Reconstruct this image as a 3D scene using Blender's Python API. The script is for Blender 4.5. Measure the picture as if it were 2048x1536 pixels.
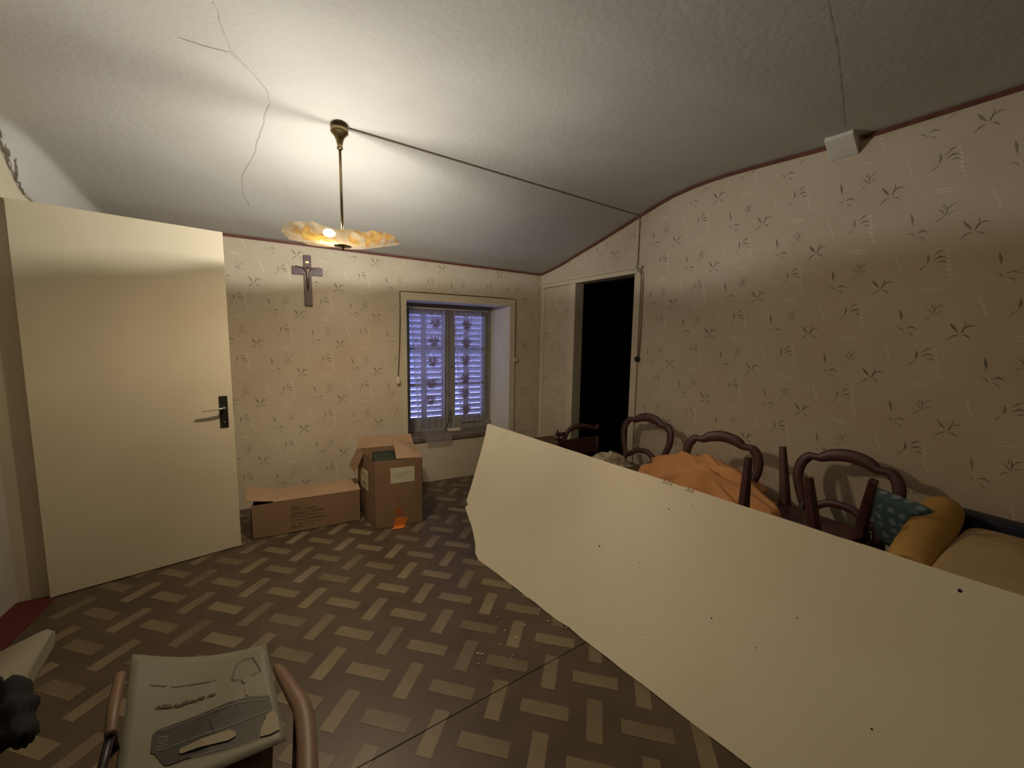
import bpy, bmesh, math, random
from mathutils import Vector, Matrix
random.seed(7)
PI = math.pi
for o in list(bpy.data.objects): bpy.data.objects.remove(o)
S = bpy.context.scene
COL = S.collection

# ---------------------------------------------------------------- camera, world, exposure
cam_d = bpy.data.cameras.new('camera'); cam = bpy.data.objects.new('camera', cam_d); COL.objects.link(cam)
cam_d.sensor_width = 36; cam_d.lens = 784/2048*36; cam_d.clip_start = 0.02
r_, u_, f_ = Vector((0.89068, -0.45439, 0.01499)), Vector((0.03472, 0.10087, 0.99429)), Vector((0.45331, 0.88508, -0.10562))
cam.matrix_world = Matrix(((r_.x, u_.x, -f_.x, -2.2654), (r_.y, u_.y, -f_.y, -3.7563), (r_.z, u_.z, -f_.z, 1.4), (0, 0, 0, 1)))
S.camera = cam
W = bpy.data.worlds.new('daylight'); S.world = W; W.use_nodes = True
W.node_tree.nodes['Background'].inputs[0].default_value = (0.42, 0.46, 1.0, 1)
W.node_tree.nodes['Background'].inputs[1].default_value = 10.0
S.view_settings.view_transform = 'Standard'; S.view_settings.look = 'None'
S.view_settings.gamma = 1; S.view_settings.use_curve_mapping = False
S.view_settings.exposure = -0.12
BULB = 38.0; SMOOTH = 0.65

# ---------------------------------------------------------------- materials
def mat(name, color, rough=0.7, var=0.0, vscale=4.0, color2=None, bump=0.0, bscale=60.0, metal=0.0, spec=0.3, emit=None, estr=0, objrand=0.0, stretch=None):
    m = bpy.data.materials.new(name); m.use_nodes = True
    nt = m.node_tree; b = nt.nodes['Principled BSDF']
    b.inputs['Roughness'].default_value = rough; b.inputs['Metallic'].default_value = metal
    b.inputs['Specular IOR Level'].default_value = spec
    tc = nt.nodes.new('ShaderNodeTexCoord'); src = tc.outputs['Object']
    if stretch:
        mp = nt.nodes.new('ShaderNodeMapping'); mp.inputs['Scale'].default_value = stretch
        nt.links.new(src, mp.inputs[0]); src = mp.outputs[0]
    c2 = color2 or tuple(max(0, c*(1-var)) for c in color)
    if var or color2:
        n = nt.nodes.new('ShaderNodeTexNoise'); n.inputs['Scale'].default_value = vscale; n.inputs['Detail'].default_value = 5
        nt.links.new(src, n.inputs['Vector'])
        rp = nt.nodes.new('ShaderNodeValToRGB'); rp.color_ramp.elements[0].position = 0.35; rp.color_ramp.elements[1].position = 0.65
        rp.color_ramp.elements[0].color = (*c2, 1); rp.color_ramp.elements[1].color = (*color, 1)
        nt.links.new(n.outputs['Fac'], rp.inputs[0]); out = rp.outputs[0]
    else:
        rg = nt.nodes.new('ShaderNodeRGB'); rg.outputs[0].default_value = (*color, 1); out = rg.outputs[0]
    if objrand:
        oi = nt.nodes.new('ShaderNodeObjectInfo'); mr = nt.nodes.new('ShaderNodeMapRange')
        mr.inputs['To Min'].default_value = 1-objrand; mr.inputs['To Max'].default_value = 1+objrand*0.6
        nt.links.new(oi.outputs['Random'], mr.inputs[0])
        hs = nt.nodes.new('ShaderNodeHueSaturation'); nt.links.new(mr.outputs[0], hs.inputs['Value']); nt.links.new(out, hs.inputs['Color']); out = hs.outputs[0]
    nt.links.new(out, b.inputs['Base Color'])
    if bump:
        n2 = nt.nodes.new('ShaderNodeTexNoise'); n2.inputs['Scale'].default_value = bscale; n2.inputs['Detail'].default_value = 6
        nt.links.new(src, n2.inputs['Vector'])
        bp = nt.nodes.new('ShaderNodeBump'); bp.inputs['Strength'].default_value = bump; bp.inputs['Distance'].default_value = 0.01
        nt.links.new(n2.outputs['Fac'], bp.inputs['Height']); nt.links.new(bp.outputs[0], b.inputs['Normal'])
    if emit:
        b.inputs['Emission Color'].default_value = (*emit, 1); b.inputs['Emission Strength'].default_value = estr
    return m

def sheer(name, color, through, trans=0.5):
    """thin cloth or glass: see-through share, the rest scatters light to both sides"""
    m = bpy.data.materials.new(name); m.use_nodes = True; nt = m.node_tree
    for n in list(nt.nodes):
        if n.type != 'OUTPUT_MATERIAL': nt.nodes.remove(n)
    o = [n for n in nt.nodes][0]
    tr = nt.nodes.new('ShaderNodeBsdfTransparent'); di = nt.nodes.new('ShaderNodeBsdfDiffuse'); tl = nt.nodes.new('ShaderNodeBsdfTranslucent')
    di.inputs[0].default_value = (*color, 1); tl.inputs[0].default_value = (*color, 1)
    a = nt.nodes.new('ShaderNodeMixShader'); a.inputs[0].default_value = trans
    nt.links.new(di.outputs[0], a.inputs[1]); nt.links.new(tl.outputs[0], a.inputs[2])
    b = nt.nodes.new('ShaderNodeMixShader'); b.inputs[0].default_value = through
    tc = nt.nodes.new('ShaderNodeTexCoord'); n = nt.nodes.new('ShaderNodeTexNoise'); n.inputs['Scale'].default_value = 220
    nt.links.new(tc.outputs['Object'], n.inputs['Vector'])
    mr = nt.nodes.new('ShaderNodeMapRange'); mr.inputs['From Min'].default_value = .35; mr.inputs['From Max'].default_value = .65
    mr.inputs['To Min'].default_value = max(0, through-.2); mr.inputs['To Max'].default_value = min(1, through+.2)
    nt.links.new(n.outputs['Fac'], mr.inputs[0]); nt.links.new(mr.outputs[0], b.inputs[0])
    nt.links.new(a.outputs[0], b.inputs[1]); nt.links.new(tr.outputs[0], b.inputs[2]); nt.links.new(b.outputs[0], o.inputs[0])
    return m

def glass_shade():
    m = bpy.data.materials.new('shade_glass'); m.use_nodes = True; nt = m.node_tree
    for n in list(nt.nodes):
        if n.type != 'OUTPUT_MATERIAL': nt.nodes.remove(n)
    o = [n for n in nt.nodes][0]; L = nt.links.new; N = nt.nodes.new
    tc = N('ShaderNodeTexCoord'); mp = N('ShaderNodeMapping'); mp.inputs['Scale'].default_value = (6.0, 2.2, 1.0); mp.inputs['Rotation'].default_value = (0, 0, 0.5)
    L(tc.outputs['Object'], mp.inputs[0])
    n = N('ShaderNodeTexNoise'); n.inputs['Scale'].default_value = 1.5; n.inputs['Distortion'].default_value = 2.6; n.inputs['Detail'].default_value = 2
    L(mp.outputs[0], n.inputs['Vector'])
    rp = N('ShaderNodeValToRGB'); e = rp.color_ramp.elements
    e[0].position = 0.0; e[0].color = (0.66, 0.53, 0.35, 1); e[1].position = 0.50; e[1].color = (0.66, 0.51, 0.32, 1)
    x = e.new(0.62); x.color = (0.62, 0.30, 0.04, 1); x = e.new(0.72); x.color = (0.80, 0.52, 0.12, 1)
    vals = [n.outputs['Fac']]
    for c_ in ((-.155, -.09, .05), (.13, -.15, .05)):
        vd = N('ShaderNodeVectorMath'); vd.operation = 'DISTANCE'; vd.inputs[1].default_value = c_; L(tc.outputs['Object'], vd.inputs[0])
        mr = N('ShaderNodeMapRange'); mr.inputs['From Min'].default_value = .03; mr.inputs['From Max'].default_value = .13; mr.inputs['To Min'].default_value = .16; mr.inputs['To Max'].default_value = -.02
        L(vd.outputs['Value'], mr.inputs[0]); ad = N('ShaderNodeMath'); L(vals[-1], ad.inputs[0]); L(mr.outputs[0], ad.inputs[1]); vals.append(ad.outputs[0])
    L(vals[-1], rp.inputs[0])
    tr = N('ShaderNodeBsdfTransparent'); di = N('ShaderNodeBsdfDiffuse'); tl = N('ShaderNodeBsdfTranslucent'); gl = N('ShaderNodeBsdfGlossy')
    gl.inputs['Roughness'].default_value = 0.12; gl.inputs['Color'].default_value = (1, 1, 1, 1)
    for q in (di, tl): L(rp.outputs[0], q.inputs[0])
    hs = N('ShaderNodeHueSaturation'); hs.inputs['Value'].default_value = 1.38; hs.inputs['Saturation'].default_value = .6; L(rp.outputs[0], hs.inputs['Color']); L(hs.outputs[0], tr.inputs[0])
    a = N('ShaderNodeMixShader'); a.inputs[0].default_value = 0.75; L(di.outputs[0], a.inputs[1]); L(tl.outputs[0], a.inputs[2])
    lw = N('ShaderNodeLayerWeight'); lw.inputs[0].default_value = .5; mq = N('ShaderNodeMapRange')   # the skewer the path, the thicker the glass
    for nm_, v_ in (('From Min', .25), ('From Max', .80), ('To Min', .98), ('To Max', .10)): mq.inputs[nm_].default_value = v_
    L(lw.outputs['Facing'], mq.inputs[0])
    b = N('ShaderNodeMixShader'); L(mq.outputs[0], b.inputs[0]); L(a.outputs[0], b.inputs[1]); L(tr.outputs[0], b.inputs[2])
    fr = N('ShaderNodeLayerWeight'); fr.inputs[0].default_value = 0.12
    c = N('ShaderNodeMixShader'); L(fr.outputs['Fresnel'], c.inputs[0]); L(b.outputs[0], c.inputs[1]); L(gl.outputs[0], c.inputs[2])
    L(c.outputs[0], o.inputs[0]); return m

def dotted(name, base, dot):
    m = mat(name, base, 0.9); nt = m.node_tree; L = nt.links.new
    tc = nt.nodes.new('ShaderNodeTexCoord'); v = nt.nodes.new('ShaderNodeTexVoronoi'); v.inputs['Scale'].default_value = 19; v.inputs['Randomness'].default_value = .25
    L(tc.outputs['Object'], v.inputs['Vector'])
    n = nt.nodes.new('ShaderNodeTexNoise'); n.inputs['Scale'].default_value = 90; L(tc.outputs['Object'], n.inputs['Vector'])
    ad = nt.nodes.new('ShaderNodeMath'); ad.operation = 'MULTIPLY_ADD'; ad.inputs[1].default_value = .5; ad.inputs[2].default_value = -.25; L(n.outputs['Fac'], ad.inputs[0])
    a2 = nt.nodes.new('ShaderNodeMath'); L(v.outputs['Distance'], a2.inputs[0]); L(ad.outputs[0], a2.inputs[1])
    rp = nt.nodes.new('ShaderNodeValToRGB'); rp.color_ramp.elements[0].color = (*dot, 1); rp.color_ramp.elements[1].color = (*base, 1)
    rp.color_ramp.elements[0].position = .22; rp.color_ramp.elements[1].position = .36
    L(a2.outputs[0], rp.inputs[0]); L(rp.outputs[0], nt.nodes['Principled BSDF'].inputs['Base Color']); return m

M_ceil = mat('ceiling_plaster', (0.52, 0.515, 0.485), 0.85, color2=(0.475, 0.465, 0.435), vscale=1.6, bump=0.20, bscale=38)
M_crack = mat('plaster_crack', (0.40, 0.385, 0.345), 0.9)
M_stain = mat('peeled_plaster', (0.20, 0.17, 0.12), 0.9, var=.4, vscale=30)
M_paper = mat('wallpaper', (0.60, 0.525, 0.405), 0.55, color2=(0.555, 0.465, 0.35), vscale=2.2, bump=0.10, bscale=160, spec=.25)
M_print = mat('wallpaper_leaf_print', (0.30, 0.26, 0.17), 0.7, color2=(0.17, 0.16, 0.11), vscale=9)
M_pale = mat('wallpaper_pale_print', (0.69, 0.62, 0.49), 0.6)
M_cream = mat('cream_paint', (0.62, 0.56, 0.42), 0.5, var=.07, vscale=5)
M_door = mat('door_paint', (0.66, 0.59, 0.44), 0.42, color2=(0.63, 0.56, 0.41), vscale=3, bump=.04, bscale=250)
M_board = mat('board_face', (0.88, 0.82, 0.65), 0.75, color2=(0.85, 0.78, 0.61), vscale=3, bump=.08, bscale=200)
M_boardcore = mat('board_core', (0.60, 0.54, 0.42), 0.9, var=.25, vscale=40)
M_hole = mat('hole_dark', (0.03, 0.02, 0.015), 0.9)
M_smudge = mat('smudge', (0.50, 0.43, 0.31), 0.8)
M_trim = mat('brown_trim', (0.17, 0.055, 0.035), 0.5, var=.3, vscale=10)
M_floor = mat('floor_dark_brown', (0.088, 0.062, 0.040), 0.42, color2=(0.066, 0.045, 0.029), vscale=5, bump=.05, bscale=30, spec=.4)
M_tile = mat('floor_light_bar', (0.185, 0.142, 0.088), 0.42, color2=(0.150, 0.112, 0.068), vscale=7, objrand=.22, bump=.05, bscale=30, spec=.4)
M_red = mat('red_threshold', (0.09, 0.018, 0.017), 0.6)
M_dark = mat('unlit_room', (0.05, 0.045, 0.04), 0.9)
M_grey = mat('hall_panel', (0.46, 0.42, 0.36), 0.7, var=.1)
M_wood = mat('mahogany', (0.095, 0.035, 0.033), 0.45, color2=(0.055, 0.022, 0.024), vscale=12, spec=.5, stretch=(3, 3, 1))
M_corpus = mat('bronzed_metal', (0.20, 0.13, 0.11), 0.35, metal=.7, var=.3, vscale=80)
M_seat = mat('worn_upholstery', (0.16, 0.10, 0.05), 0.95, var=.3, vscale=30)
M_orange = mat('orange_wool', (0.74, 0.38, 0.17), 0.95, color2=(0.66, 0.32, 0.135), vscale=6, bump=.25, bscale=220, spec=.1)
M_crochet = mat('crochet_wool', (0.62, 0.55, 0.42), 0.95, color2=(0.28, 0.23, 0.16), vscale=26, bump=.8, bscale=70, spec=.1)
M_card = mat('cardboard', (0.27, 0.17, 0.10), 0.8, color2=(0.235, 0.145, 0.083), vscale=4)
M_card2 = mat('cardboard_inside', (0.36, 0.235, 0.145), 0.85, var=.1, vscale=4)
M_ink = mat('box_ink', (0.15, 0.10, 0.06), 0.8)
M_label = mat('paper_label', (0.62, 0.58, 0.42), 0.7)
M_labelink = mat('label_ink', (0.28, 0.25, 0.17), 0.8)
M_tape = mat('orange_sticker', (0.62, 0.19, 0.035), 0.6)
M_tape2 = mat('orange_print', (0.36, 0.11, 0.03), 0.7)
M_green = mat('dark_green_plastic', (0.018, 0.03, 0.022), 0.5)
M_brass = mat('aged_brass', (0.35, 0.27, 0.14), 0.3, metal=1, var=.3, vscale=20)
M_steel = mat('chrome', (0.8, 0.78, 0.72), 0.18, metal=1)
M_plate = mat('dark_bronze', (0.045, 0.038, 0.03), 0.35, metal=.5, var=.3, vscale=60)
M_gold = mat('gold', (0.75, 0.5, 0.2), 0.3, metal=1)
M_cable = mat('grey_cable', (0.30, 0.25, 0.19), 0.6)
M_bcable = mat('brown_cable', (0.11, 0.075, 0.04), 0.6)
M_white = mat('ivory_plastic', (0.7, 0.65, 0.5), 0.4)
M_bak = mat('black_bakelite', (0.02, 0.035, 0.02), 0.3)
M_frame = mat('window_paint', (0.30, 0.29, 0.27), 0.6, color2=(0.24, 0.23, 0.22), vscale=10)
M_reveal = mat('reveal_plaster', (0.72, 0.71, 0.66), 0.8, var=.1, vscale=6)
M_sill = mat('old_sill', (0.20, 0.16, 0.13), 0.7, var=.4, vscale=15)
M_shut = mat('shutter_paint', (0.55, 0.55, 0.62), 0.5)
M_pane = sheer('window_glass', (0.3, 0.3, 0.32), 0.86, 0.3)
M_lace = sheer('lace_net', (0.55, 0.52, 0.55), 0.50, 0.55)
M_lacel = sheer('lace_leaf_thread', (0.22, 0.15, 0.13), 0.02, 0.12)
M_lacew = sheer('lace_edge_thread', (0.8, 0.8, 0.85), 0.2, 0.6)
M_leaf = mat('dimmed_leaflet_paper', (0.175, 0.178, 0.135), 0.5, color2=(0.16, 0.16, 0.12), vscale=8)  # paper darkened: the dim light of the foreground is put into its colour
M_pdark = mat('leaflet_dark_print', (0.036, 0.032, 0.036), 0.5, color2=(0.040, 0.046, 0.036), vscale=8)
M_pline = mat('leaflet_light_print', (0.20, 0.18, 0.18), 0.5)
M_pyel = mat('leaflet_yellow_print', (0.20, 0.18, 0.115), 0.5)
M_pink = mat('leaflet_ink', (0.07, 0.05, 0.03), 0.5)
M_pink2 = mat('leaflet_faint_ink', (0.20, 0.16, 0.12), 0.5)
M_pale_wood = mat('dimmed_pale_beech', (0.17, 0.11, 0.072), 0.45, var=.15, vscale=8, stretch=(8, 8, 1))  # pale wood painted darker, to stand in for the foreground shade
M_black = mat('black_metal', (0.02, 0.015, 0.02), 0.4)
M_blackcloth = mat('black_cloth', (0.008, 0.008, 0.01), 0.9)
M_pillow = mat('off_white_cotton', (0.24, 0.22, 0.165), 0.9, var=.06, vscale=5)
M_teal = dotted('teal_flowered_cotton', (0.06, 0.105, 0.12), (0.20, 0.25, 0.25))
M_yellow = mat('mustard_cover', (0.52, 0.31, 0.09), 0.8, var=.12, vscale=8)
M_creamf = mat('cream_ticking', (0.52, 0.40, 0.22), 0.85, color2=(0.46, 0.33, 0.17), vscale=7)
M_navy = mat('navy_vinyl', (0.02, 0.025, 0.05), 0.45)
M_shade = glass_shade()
def bulb_glass(es):
    m = bpy.data.materials.new('lit_bulb_glass'); m.use_nodes = True; nt = m.node_tree
    o = nt.nodes['Material Output']; nt.nodes.remove(nt.nodes['Principled BSDF'])
    e = nt.nodes.new('ShaderNodeEmission'); e.inputs[0].default_value = (1, .85, .6, 1); e.inputs[1].default_value = es
    t = nt.nodes.new('ShaderNodeBsdfTransparent'); a = nt.nodes.new('ShaderNodeAddShader')
    nt.links.new(e.outputs[0], a.inputs[0]); nt.links.new(t.outputs[0], a.inputs[1]); nt.links.new(a.outputs[0], o.inputs[0]); return m
M_bulb = bulb_glass(16); M_bulb2 = bulb_glass(.5)

# ---------------------------------------------------------------- helpers
def obj(name, bm, m, parent=None, smooth=False, mods=()):
    me = bpy.data.meshes.new(name); bm.to_mesh(me); bm.free()
    for x in (m if isinstance(m, (list, tuple)) else [m]): me.materials.append(x)
    if smooth:
        for p in me.polygons: p.use_smooth = True
    o = bpy.data.objects.new(name, me); COL.objects.link(o)
    if parent: o.parent = parent
    return o
def tag(o, label=None, cat=None, group=None, kind=None):
    if label: o['label'] = label
    if cat: o['category'] = cat
    if group: o['group'] = group
    if kind: o['kind'] = kind
    return o
def struct(o): o['kind'] = 'structure'; return o
def thing(name, label, cat, loc=(0, 0, 0), rotz=0, group=None):
    o = bpy.data.objects.new(name, None); COL.objects.link(o); o.location = loc; o.rotation_euler = (0, 0, rotz); o.empty_display_size = .1
    return tag(o, label, cat, group)
def B(): return bmesh.new()
def box(bm, x0, x1, y0, y1, z0, z1, mi=0, bev=0):
    vs = [bm.verts.new((x, y, z)) for z in (z0, z1) for y in (y0, y1) for x in (x0, x1)]
    fs = [(0, 2, 3, 1), (4, 5, 7, 6), (0, 1, 5, 4), (2, 6, 7, 3), (0, 4, 6, 2), (1, 3, 7, 5)]
    faces = [bm.faces.new([vs[i] for i in f]) for f in fs]
    for f in faces: f.material_index = mi
    if bev:
        es = list({e for f in faces for e in f.edges})
        bmesh.ops.bevel(bm, geom=es, offset=bev, segments=2, profile=.6, affect='EDGES')
    return bm
def bxo(name, m, parent, *a, bev=0): return obj(name, box(B(), *a, bev=bev), m, parent)
def quad(bm, a, b, c, d, mi=0):
    f = bm.faces.new([bm.verts.new(p) for p in (a, b, c, d)]); f.material_index = mi; return f
def prism(bm, pts, vec, mi=0):
    """closed solid: planar outline pts extruded by vec"""
    n = len(pts); v = Vector(vec)
    A = [bm.verts.new(p) for p in pts]; Bv = [bm.verts.new(Vector(p)+v) for p in pts]
    bm.faces.new(A).material_index = mi; bm.faces.new(Bv[::-1]).material_index = mi
    for i in range(n):
        bm.faces.new((A[i], Bv[i], Bv[(i+1) % n], A[(i+1) % n])).material_index = mi
    return bm
def lathe(bm, prof, n=24, c=(0, 0, 0)):
    rings = []
    for r, z in prof:
        rings.append([bm.verts.new((c[0]+r*math.cos(2*PI*i/n), c[1]+r*math.sin(2*PI*i/n), c[2]+z)) for i in range(n)])
    for a, b in zip(rings, rings[1:]):
        for i in range(n): bm.faces.new((a[i], a[(i+1) % n], b[(i+1) % n], b[i]))
    bm.faces.new(rings[0][::-1]); bm.faces.new(rings[-1]); return bm
def cr(pts, k=5, closed=False):
    """Catmull-Rom through points (any dimension)"""
    n = len(pts); out = []
    for i in range(n if closed else n-1):
        if closed: p = [pts[(i+j-1) % n] for j in range(4)]
        else: p = [pts[max(0, i-1)], pts[i], pts[i+1], pts[min(n-1, i+2)]]
        for s in range(k):
            t = s/k
            out.append(tuple(.5*(2*b+(c-a)*t+(2*a-5*b+4*c-d)*t*t+(3*b-a-3*c+d)*t**3) for a, b, c, d in zip(*p)))
    if not closed: out.append(tuple(pts[-1]))
    return out
def sweep(bm, pts, axis=None, n=8, closed=False, w=.01, d=None, sq=1.0):
    """pts: (x,y,z) or (x,y,z,w,d); section w across, d along axis; sq<1 squarer"""
    P = [Vector(p[:3]) for p in pts]; m = len(P); rings = []
    prev = None
    for i in range(m):
        if closed: T = P[(i+1) % m]-P[i-1]
        else: T = P[min(m-1, i+1)]-P[max(0, i-1)]
        T.normalize()
        if axis is not None: N = Vector(axis)
        elif prev is None: N = Vector((0, 0, 1)) if abs(T.z) < .9 else Vector((1, 0, 0))
        else: N = prev
        N = (N-T*N.dot(T)).normalized(); prev = N
        Sd = T.cross(N)
        ww = pts[i][3] if len(pts[i]) > 3 else w
        dd = pts[i][4] if len(pts[i]) > 4 else (d if d is not None else ww)
        rg = []
        for k in range(n):
            a = 2*PI*(k+.5)/n; ca, sa = math.cos(a), math.sin(a)
            ca = math.copysign(abs(ca)**sq, ca); sa = math.copysign(abs(sa)**sq, sa)
            rg.append(bm.verts.new(P[i]+Sd*(ww*ca)+N*(dd*sa)))
        rings.append(rg)
    for i in range(m if closed else m-1):
        a, b = rings[i], rings[(i+1) % m]
        for k in range(n): bm.faces.new((a[k], a[(k+1) % n], b[(k+1) % n], b[k]))
    if not closed: bm.faces.new(rings[0][::-1]); bm.faces.new(rings[-1])
    return bm
def rod(bm, a, b, r, n=8): return sweep(bm, [a, b], n=n, w=r)
def ball(bm, c, r, sx=1, sy=1, sz=1, sub=2):
    g = bmesh.ops.create_icosphere(bm, subdivisions=sub, radius=r)
    for v in g['verts']: v.co = Vector((v.co.x*sx, v.co.y*sy, v.co.z*sz))+Vector(c)
    return bm
def copy_tree(o, parent=None):
    c = o.copy(); COL.objects.link(c)
    if parent: c.parent = parent
    for ch in list(o.children): copy_tree(ch, c)
    return c
def ribbon(bm, f, pts, mi):
    """flat tapering stroke on a surface; f maps (a,b) to a point; pts (a,b,halfwidth)"""
    L = []
    for i, (a, b, h) in enumerate(pts):
        a0, b0 = pts[max(0, i-1)][:2]; a1, b1 = pts[min(len(pts)-1, i+1)][:2]
        dx, dy = a1-a0, b1-b0; q = math.hypot(dx, dy) or 1; nx, ny = -dy/q*h, dx/q*h
        L.append((bm.verts.new(f(a+nx, b+ny)), bm.verts.new(f(a-nx, b-ny))))
    for p, q in zip(L, L[1:]): bm.faces.new((p[0], p[1], q[1], q[0])).material_index = mi
def scribble(bm, f, a0, b0, length, size, mi=0, gap=.12, th=.09):
    """a line of small letter-like marks too small to read"""
    x = a0
    while x < a0+length:
        w = size*random.uniform(.35, .7)
        if random.random() < gap: x += size*.6; continue
        h = size*random.choice((.6, .6, 1, .8)); t = size*th
        for k in range(random.choice((1, 2, 2))):
            xx = x+k*w*.7; ribbon(bm, f, [(xx, b0, t), (xx, b0+h, t)], mi)
        ribbon(bm, f, [(x, b0+random.choice((0, h*.5, h))*.9+t, t), (x+w*.7, b0+random.choice((0, .5, 1))*h*.9+t, t)], mi)
        x += w+size*.18

# ---------------------------------------------------------------- the room shell
WD = Vector((0.1445, -0.9895, 0)); WN = Vector((-0.9895, -0.1445, 0))     # right wall: direction, normal into the room
PROF = [(-.3, 2.08), (0, 2.145), (.295, 2.198), (.577, 2.274), (.83, 2.337), (1.05, 2.398), (1.26, 2.456), (1.44, 2.505), (1.56, 2.532), (1.76, 2.553), (1.93, 2.556), (2.1, 2.548), (2.3, 2.536), (2.6, 2.518), (3.2, 2.515), (6.5, 2.515)]
def prof(t):
    for (a, b), (c, d) in zip(PROF, PROF[1:]):
        if t <= c: return b+(d-b)*(t-a)/(c-a)
    return 2.515
def sst(a, b, x):
    t = min(1, max(0, (x-a)/(b-a))); return t*t*(3-2*t)
def ceil_z(x, y):
    t = -y/.9895
    z = prof(t)+.017*max(0, -x)*(1-sst(.6, 1.6, t))
    z -= .245*math.exp(-((x+3.57)/.042)**2)*(1-sst(.70, .98, t))
    return z
XL, YF = -3.57, -5.2
bm = B(); xs = [XL-.02, XL]+[XL+.012*i for i in range(1, 20)]+[XL+.24+i*(4.49)/74 for i in range(75)]; ys = [.03-j*(5.28)/110 for j in range(111)]
G = [[bm.verts.new((x, y, ceil_z(x, y))) for x in xs] for y in ys]
for j in range(110):
    for i in range(95): bm.faces.new((G[j][i], G[j][i+1], G[j+1][i+1], G[j+1][i]))
def onceil(x, y): return (x, y, ceil_z(x, y)-.0012)
def crack(pts, h=.0022):
    p = []
    for (a, b), (c, d) in zip(pts, pts[1:]):
        n = max(2, int(math.hypot(c-a, d-b)/.03))
        for k in range(n): p.append((a+(c-a)*k/n+random.uniform(-.004, .004), b+(d-b)*k/n, h*random.uniform(.3, 1.1)))
    ribbon(bm, onceil, p, 1)
crack([(-2.60, -2.35), (-2.551, -2.12), (-2.544, -2.04)], .003)
crack([(-2.526, -1.953), (-2.511, -1.711), (-2.461, -1.629), (-2.402, -1.525), (-2.402, -1.447), (-2.47, -1.2), (-2.52, -1.0), (-2.60, -.80), (-2.62, -.62), (-2.60, -.45)], .003)
crack([(-2.68, -1.701), (-2.604, -1.694), (-2.514, -1.700), (-2.47, -1.63)])
crack([(-.74, -2.973), (-.458, -2.878), (-.08, -2.734), (.238, -2.61)], .0015)
crack([(-1.0, -1.9), (-1.25, -1.35), (-1.4, -.9)], .0010)
ceil = struct(obj('ceiling', bm, [M_ceil, M_crack], smooth=True))

# stroke motif of the wallpaper: reed tufts (dark) and pale sprigs, offsets in metres
DK = [[(-.036, .046, .0012), (-.022, .026, .0042), (-.008, .006, .0006)], [(0, .002, .0008), (.008, .022, .002), (.026, .034, .0022), (.044, .030, .0006)],
      [(-.040, -.030, .0005), (-.022, -.010, .0022), (-.004, -.004, .0006)], [(.004, -.004, .0008), (.020, -.010, .002), (.032, -.024, .0005)], [(.004, .004, .0006), (.012, .040, .0012), (.010, .052, .0004)],
      [(.078, -.100, .0008), (.084, -.125, .0036), (.088, -.152, .0006)], [(.104, -.190, .0006), (.122, -.182, .003), (.145, -.194, .0005)], [(.098, -.205, .0005), (.090, -.190, .0016), (.072, -.184, .0005)], [(.108, -.205, .0004), (.124, -.212, .0014), (.132, -.226, .0004)],
      [(.150, .098, .0005), (.154, .118, .003), (.150, .140, .0005)], [(.168, .128, .0004), (.186, .148, .0022), (.204, .150, .0004)], [(.170, .112, .0005), (.190, .124, .0032), (.212, .118, .0004)], [(.186, .100, .0004), (.200, .104, .0022), (.216, .096, .0004)], [(.150, .094, .0004), (.134, .078, .0014), (.128, .070, .0003)]]
PK = [[(.150, -.012, .001), (.190, -.018, .0030), (.232, -.022, .0008)], [(.160, -.030, .001), (.196, -.034, .0022), (.225, -.032, .0006)]]
for k in range(7): PK.append([(-.085+.010*math.sin(k*1.2)+.004*k, -.07-.022*k, .001), (-.078+.004*k, -.078-.022*k, .0038), (-.070+.004*k, -.086-.022*k, .0008)])
for k in range(5): PK.append([(.04+.006*k, .17-.018*k, .001), (.046+.006*k, .162-.018*k, .0030), (.048+.006*k, .152-.018*k, .0006)])
TF = [[(-.10, .09, .0004), (-.112, .112, .0016), (-.128, .124, .0004)], [(-.098, .092, .0004), (-.095, .118, .0018), (-.100, .138, .0004)], [(-.095, .09, .0004), (-.080, .104, .0012), (-.066, .106, .0003)], [(-.102, .086, .0004), (-.118, .078, .0012), (-.130, .062, .0003)], [(.21, -.115, .0004), (.222, -.098, .0014), (.240, -.090, .0004)], [(.205, -.118, .0004), (.196, -.100, .0012), (.198, -.084, .0003)]]
def wallpaper(bm, f, inside, a_off, step, b_off, per):
    rnd = random.Random(3)
    for i in range(-14, 22):
        for j in range(-2, 7):
            a = a_off+i*step; b = b_off+j*per+(per/2 if i % 2 else 0)
            fl = 1
            for strokes, mi, ox, oy, g_ in ((DK, 1, 0, 0, 1.08), (PK, 2, 0, 0, 1), (TF, 1, 0, 0, 1)):
                for s in strokes:
                    p = [(a+x*fl*step/.305*g_, b+y*g_, h*(1.35 if mi == 1 else 1.5)) for x, y, h in s]
                    if all(inside(x, y) for x, y, _ in p): ribbon(bm, f, p, mi)
def wall(bm, f, ts, top, holes):
    zs_all = sorted({0.0}|{h[2] for h in holes}|{h[3] for h in holes})
    for a, b in zip(ts, ts[1:]):
        m_ = (a+b)/2; cuts = [h for h in holes if h[0] <= m_ <= h[1]]
        z = 0.0
        for h in sorted(cuts, key=lambda q: q[2]):
            if h[2] > z+1e-4: quad(bm, f(a, z), f(b, z), f(b, h[2]), f(a, h[2]))
            z = h[3]
        quad(bm, f(a, z), f(b, z), f(b, top(b)), f(a, top(a)))
WX0, WX1, WZ0, WZ1 = -1.463, -.38, .45, 1.78
bm = B(); fb = lambda a, z: (a, 0, z)
ts = sorted({XL-.1, WX0, WX1, .02}|{XL+.2*i for i in range(18)})
wall(bm, fb, ts, lambda x: ceil_z(max(x, XL+.3), 0)+.12, [(WX0, WX1, WZ0, WZ1)])
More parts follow.
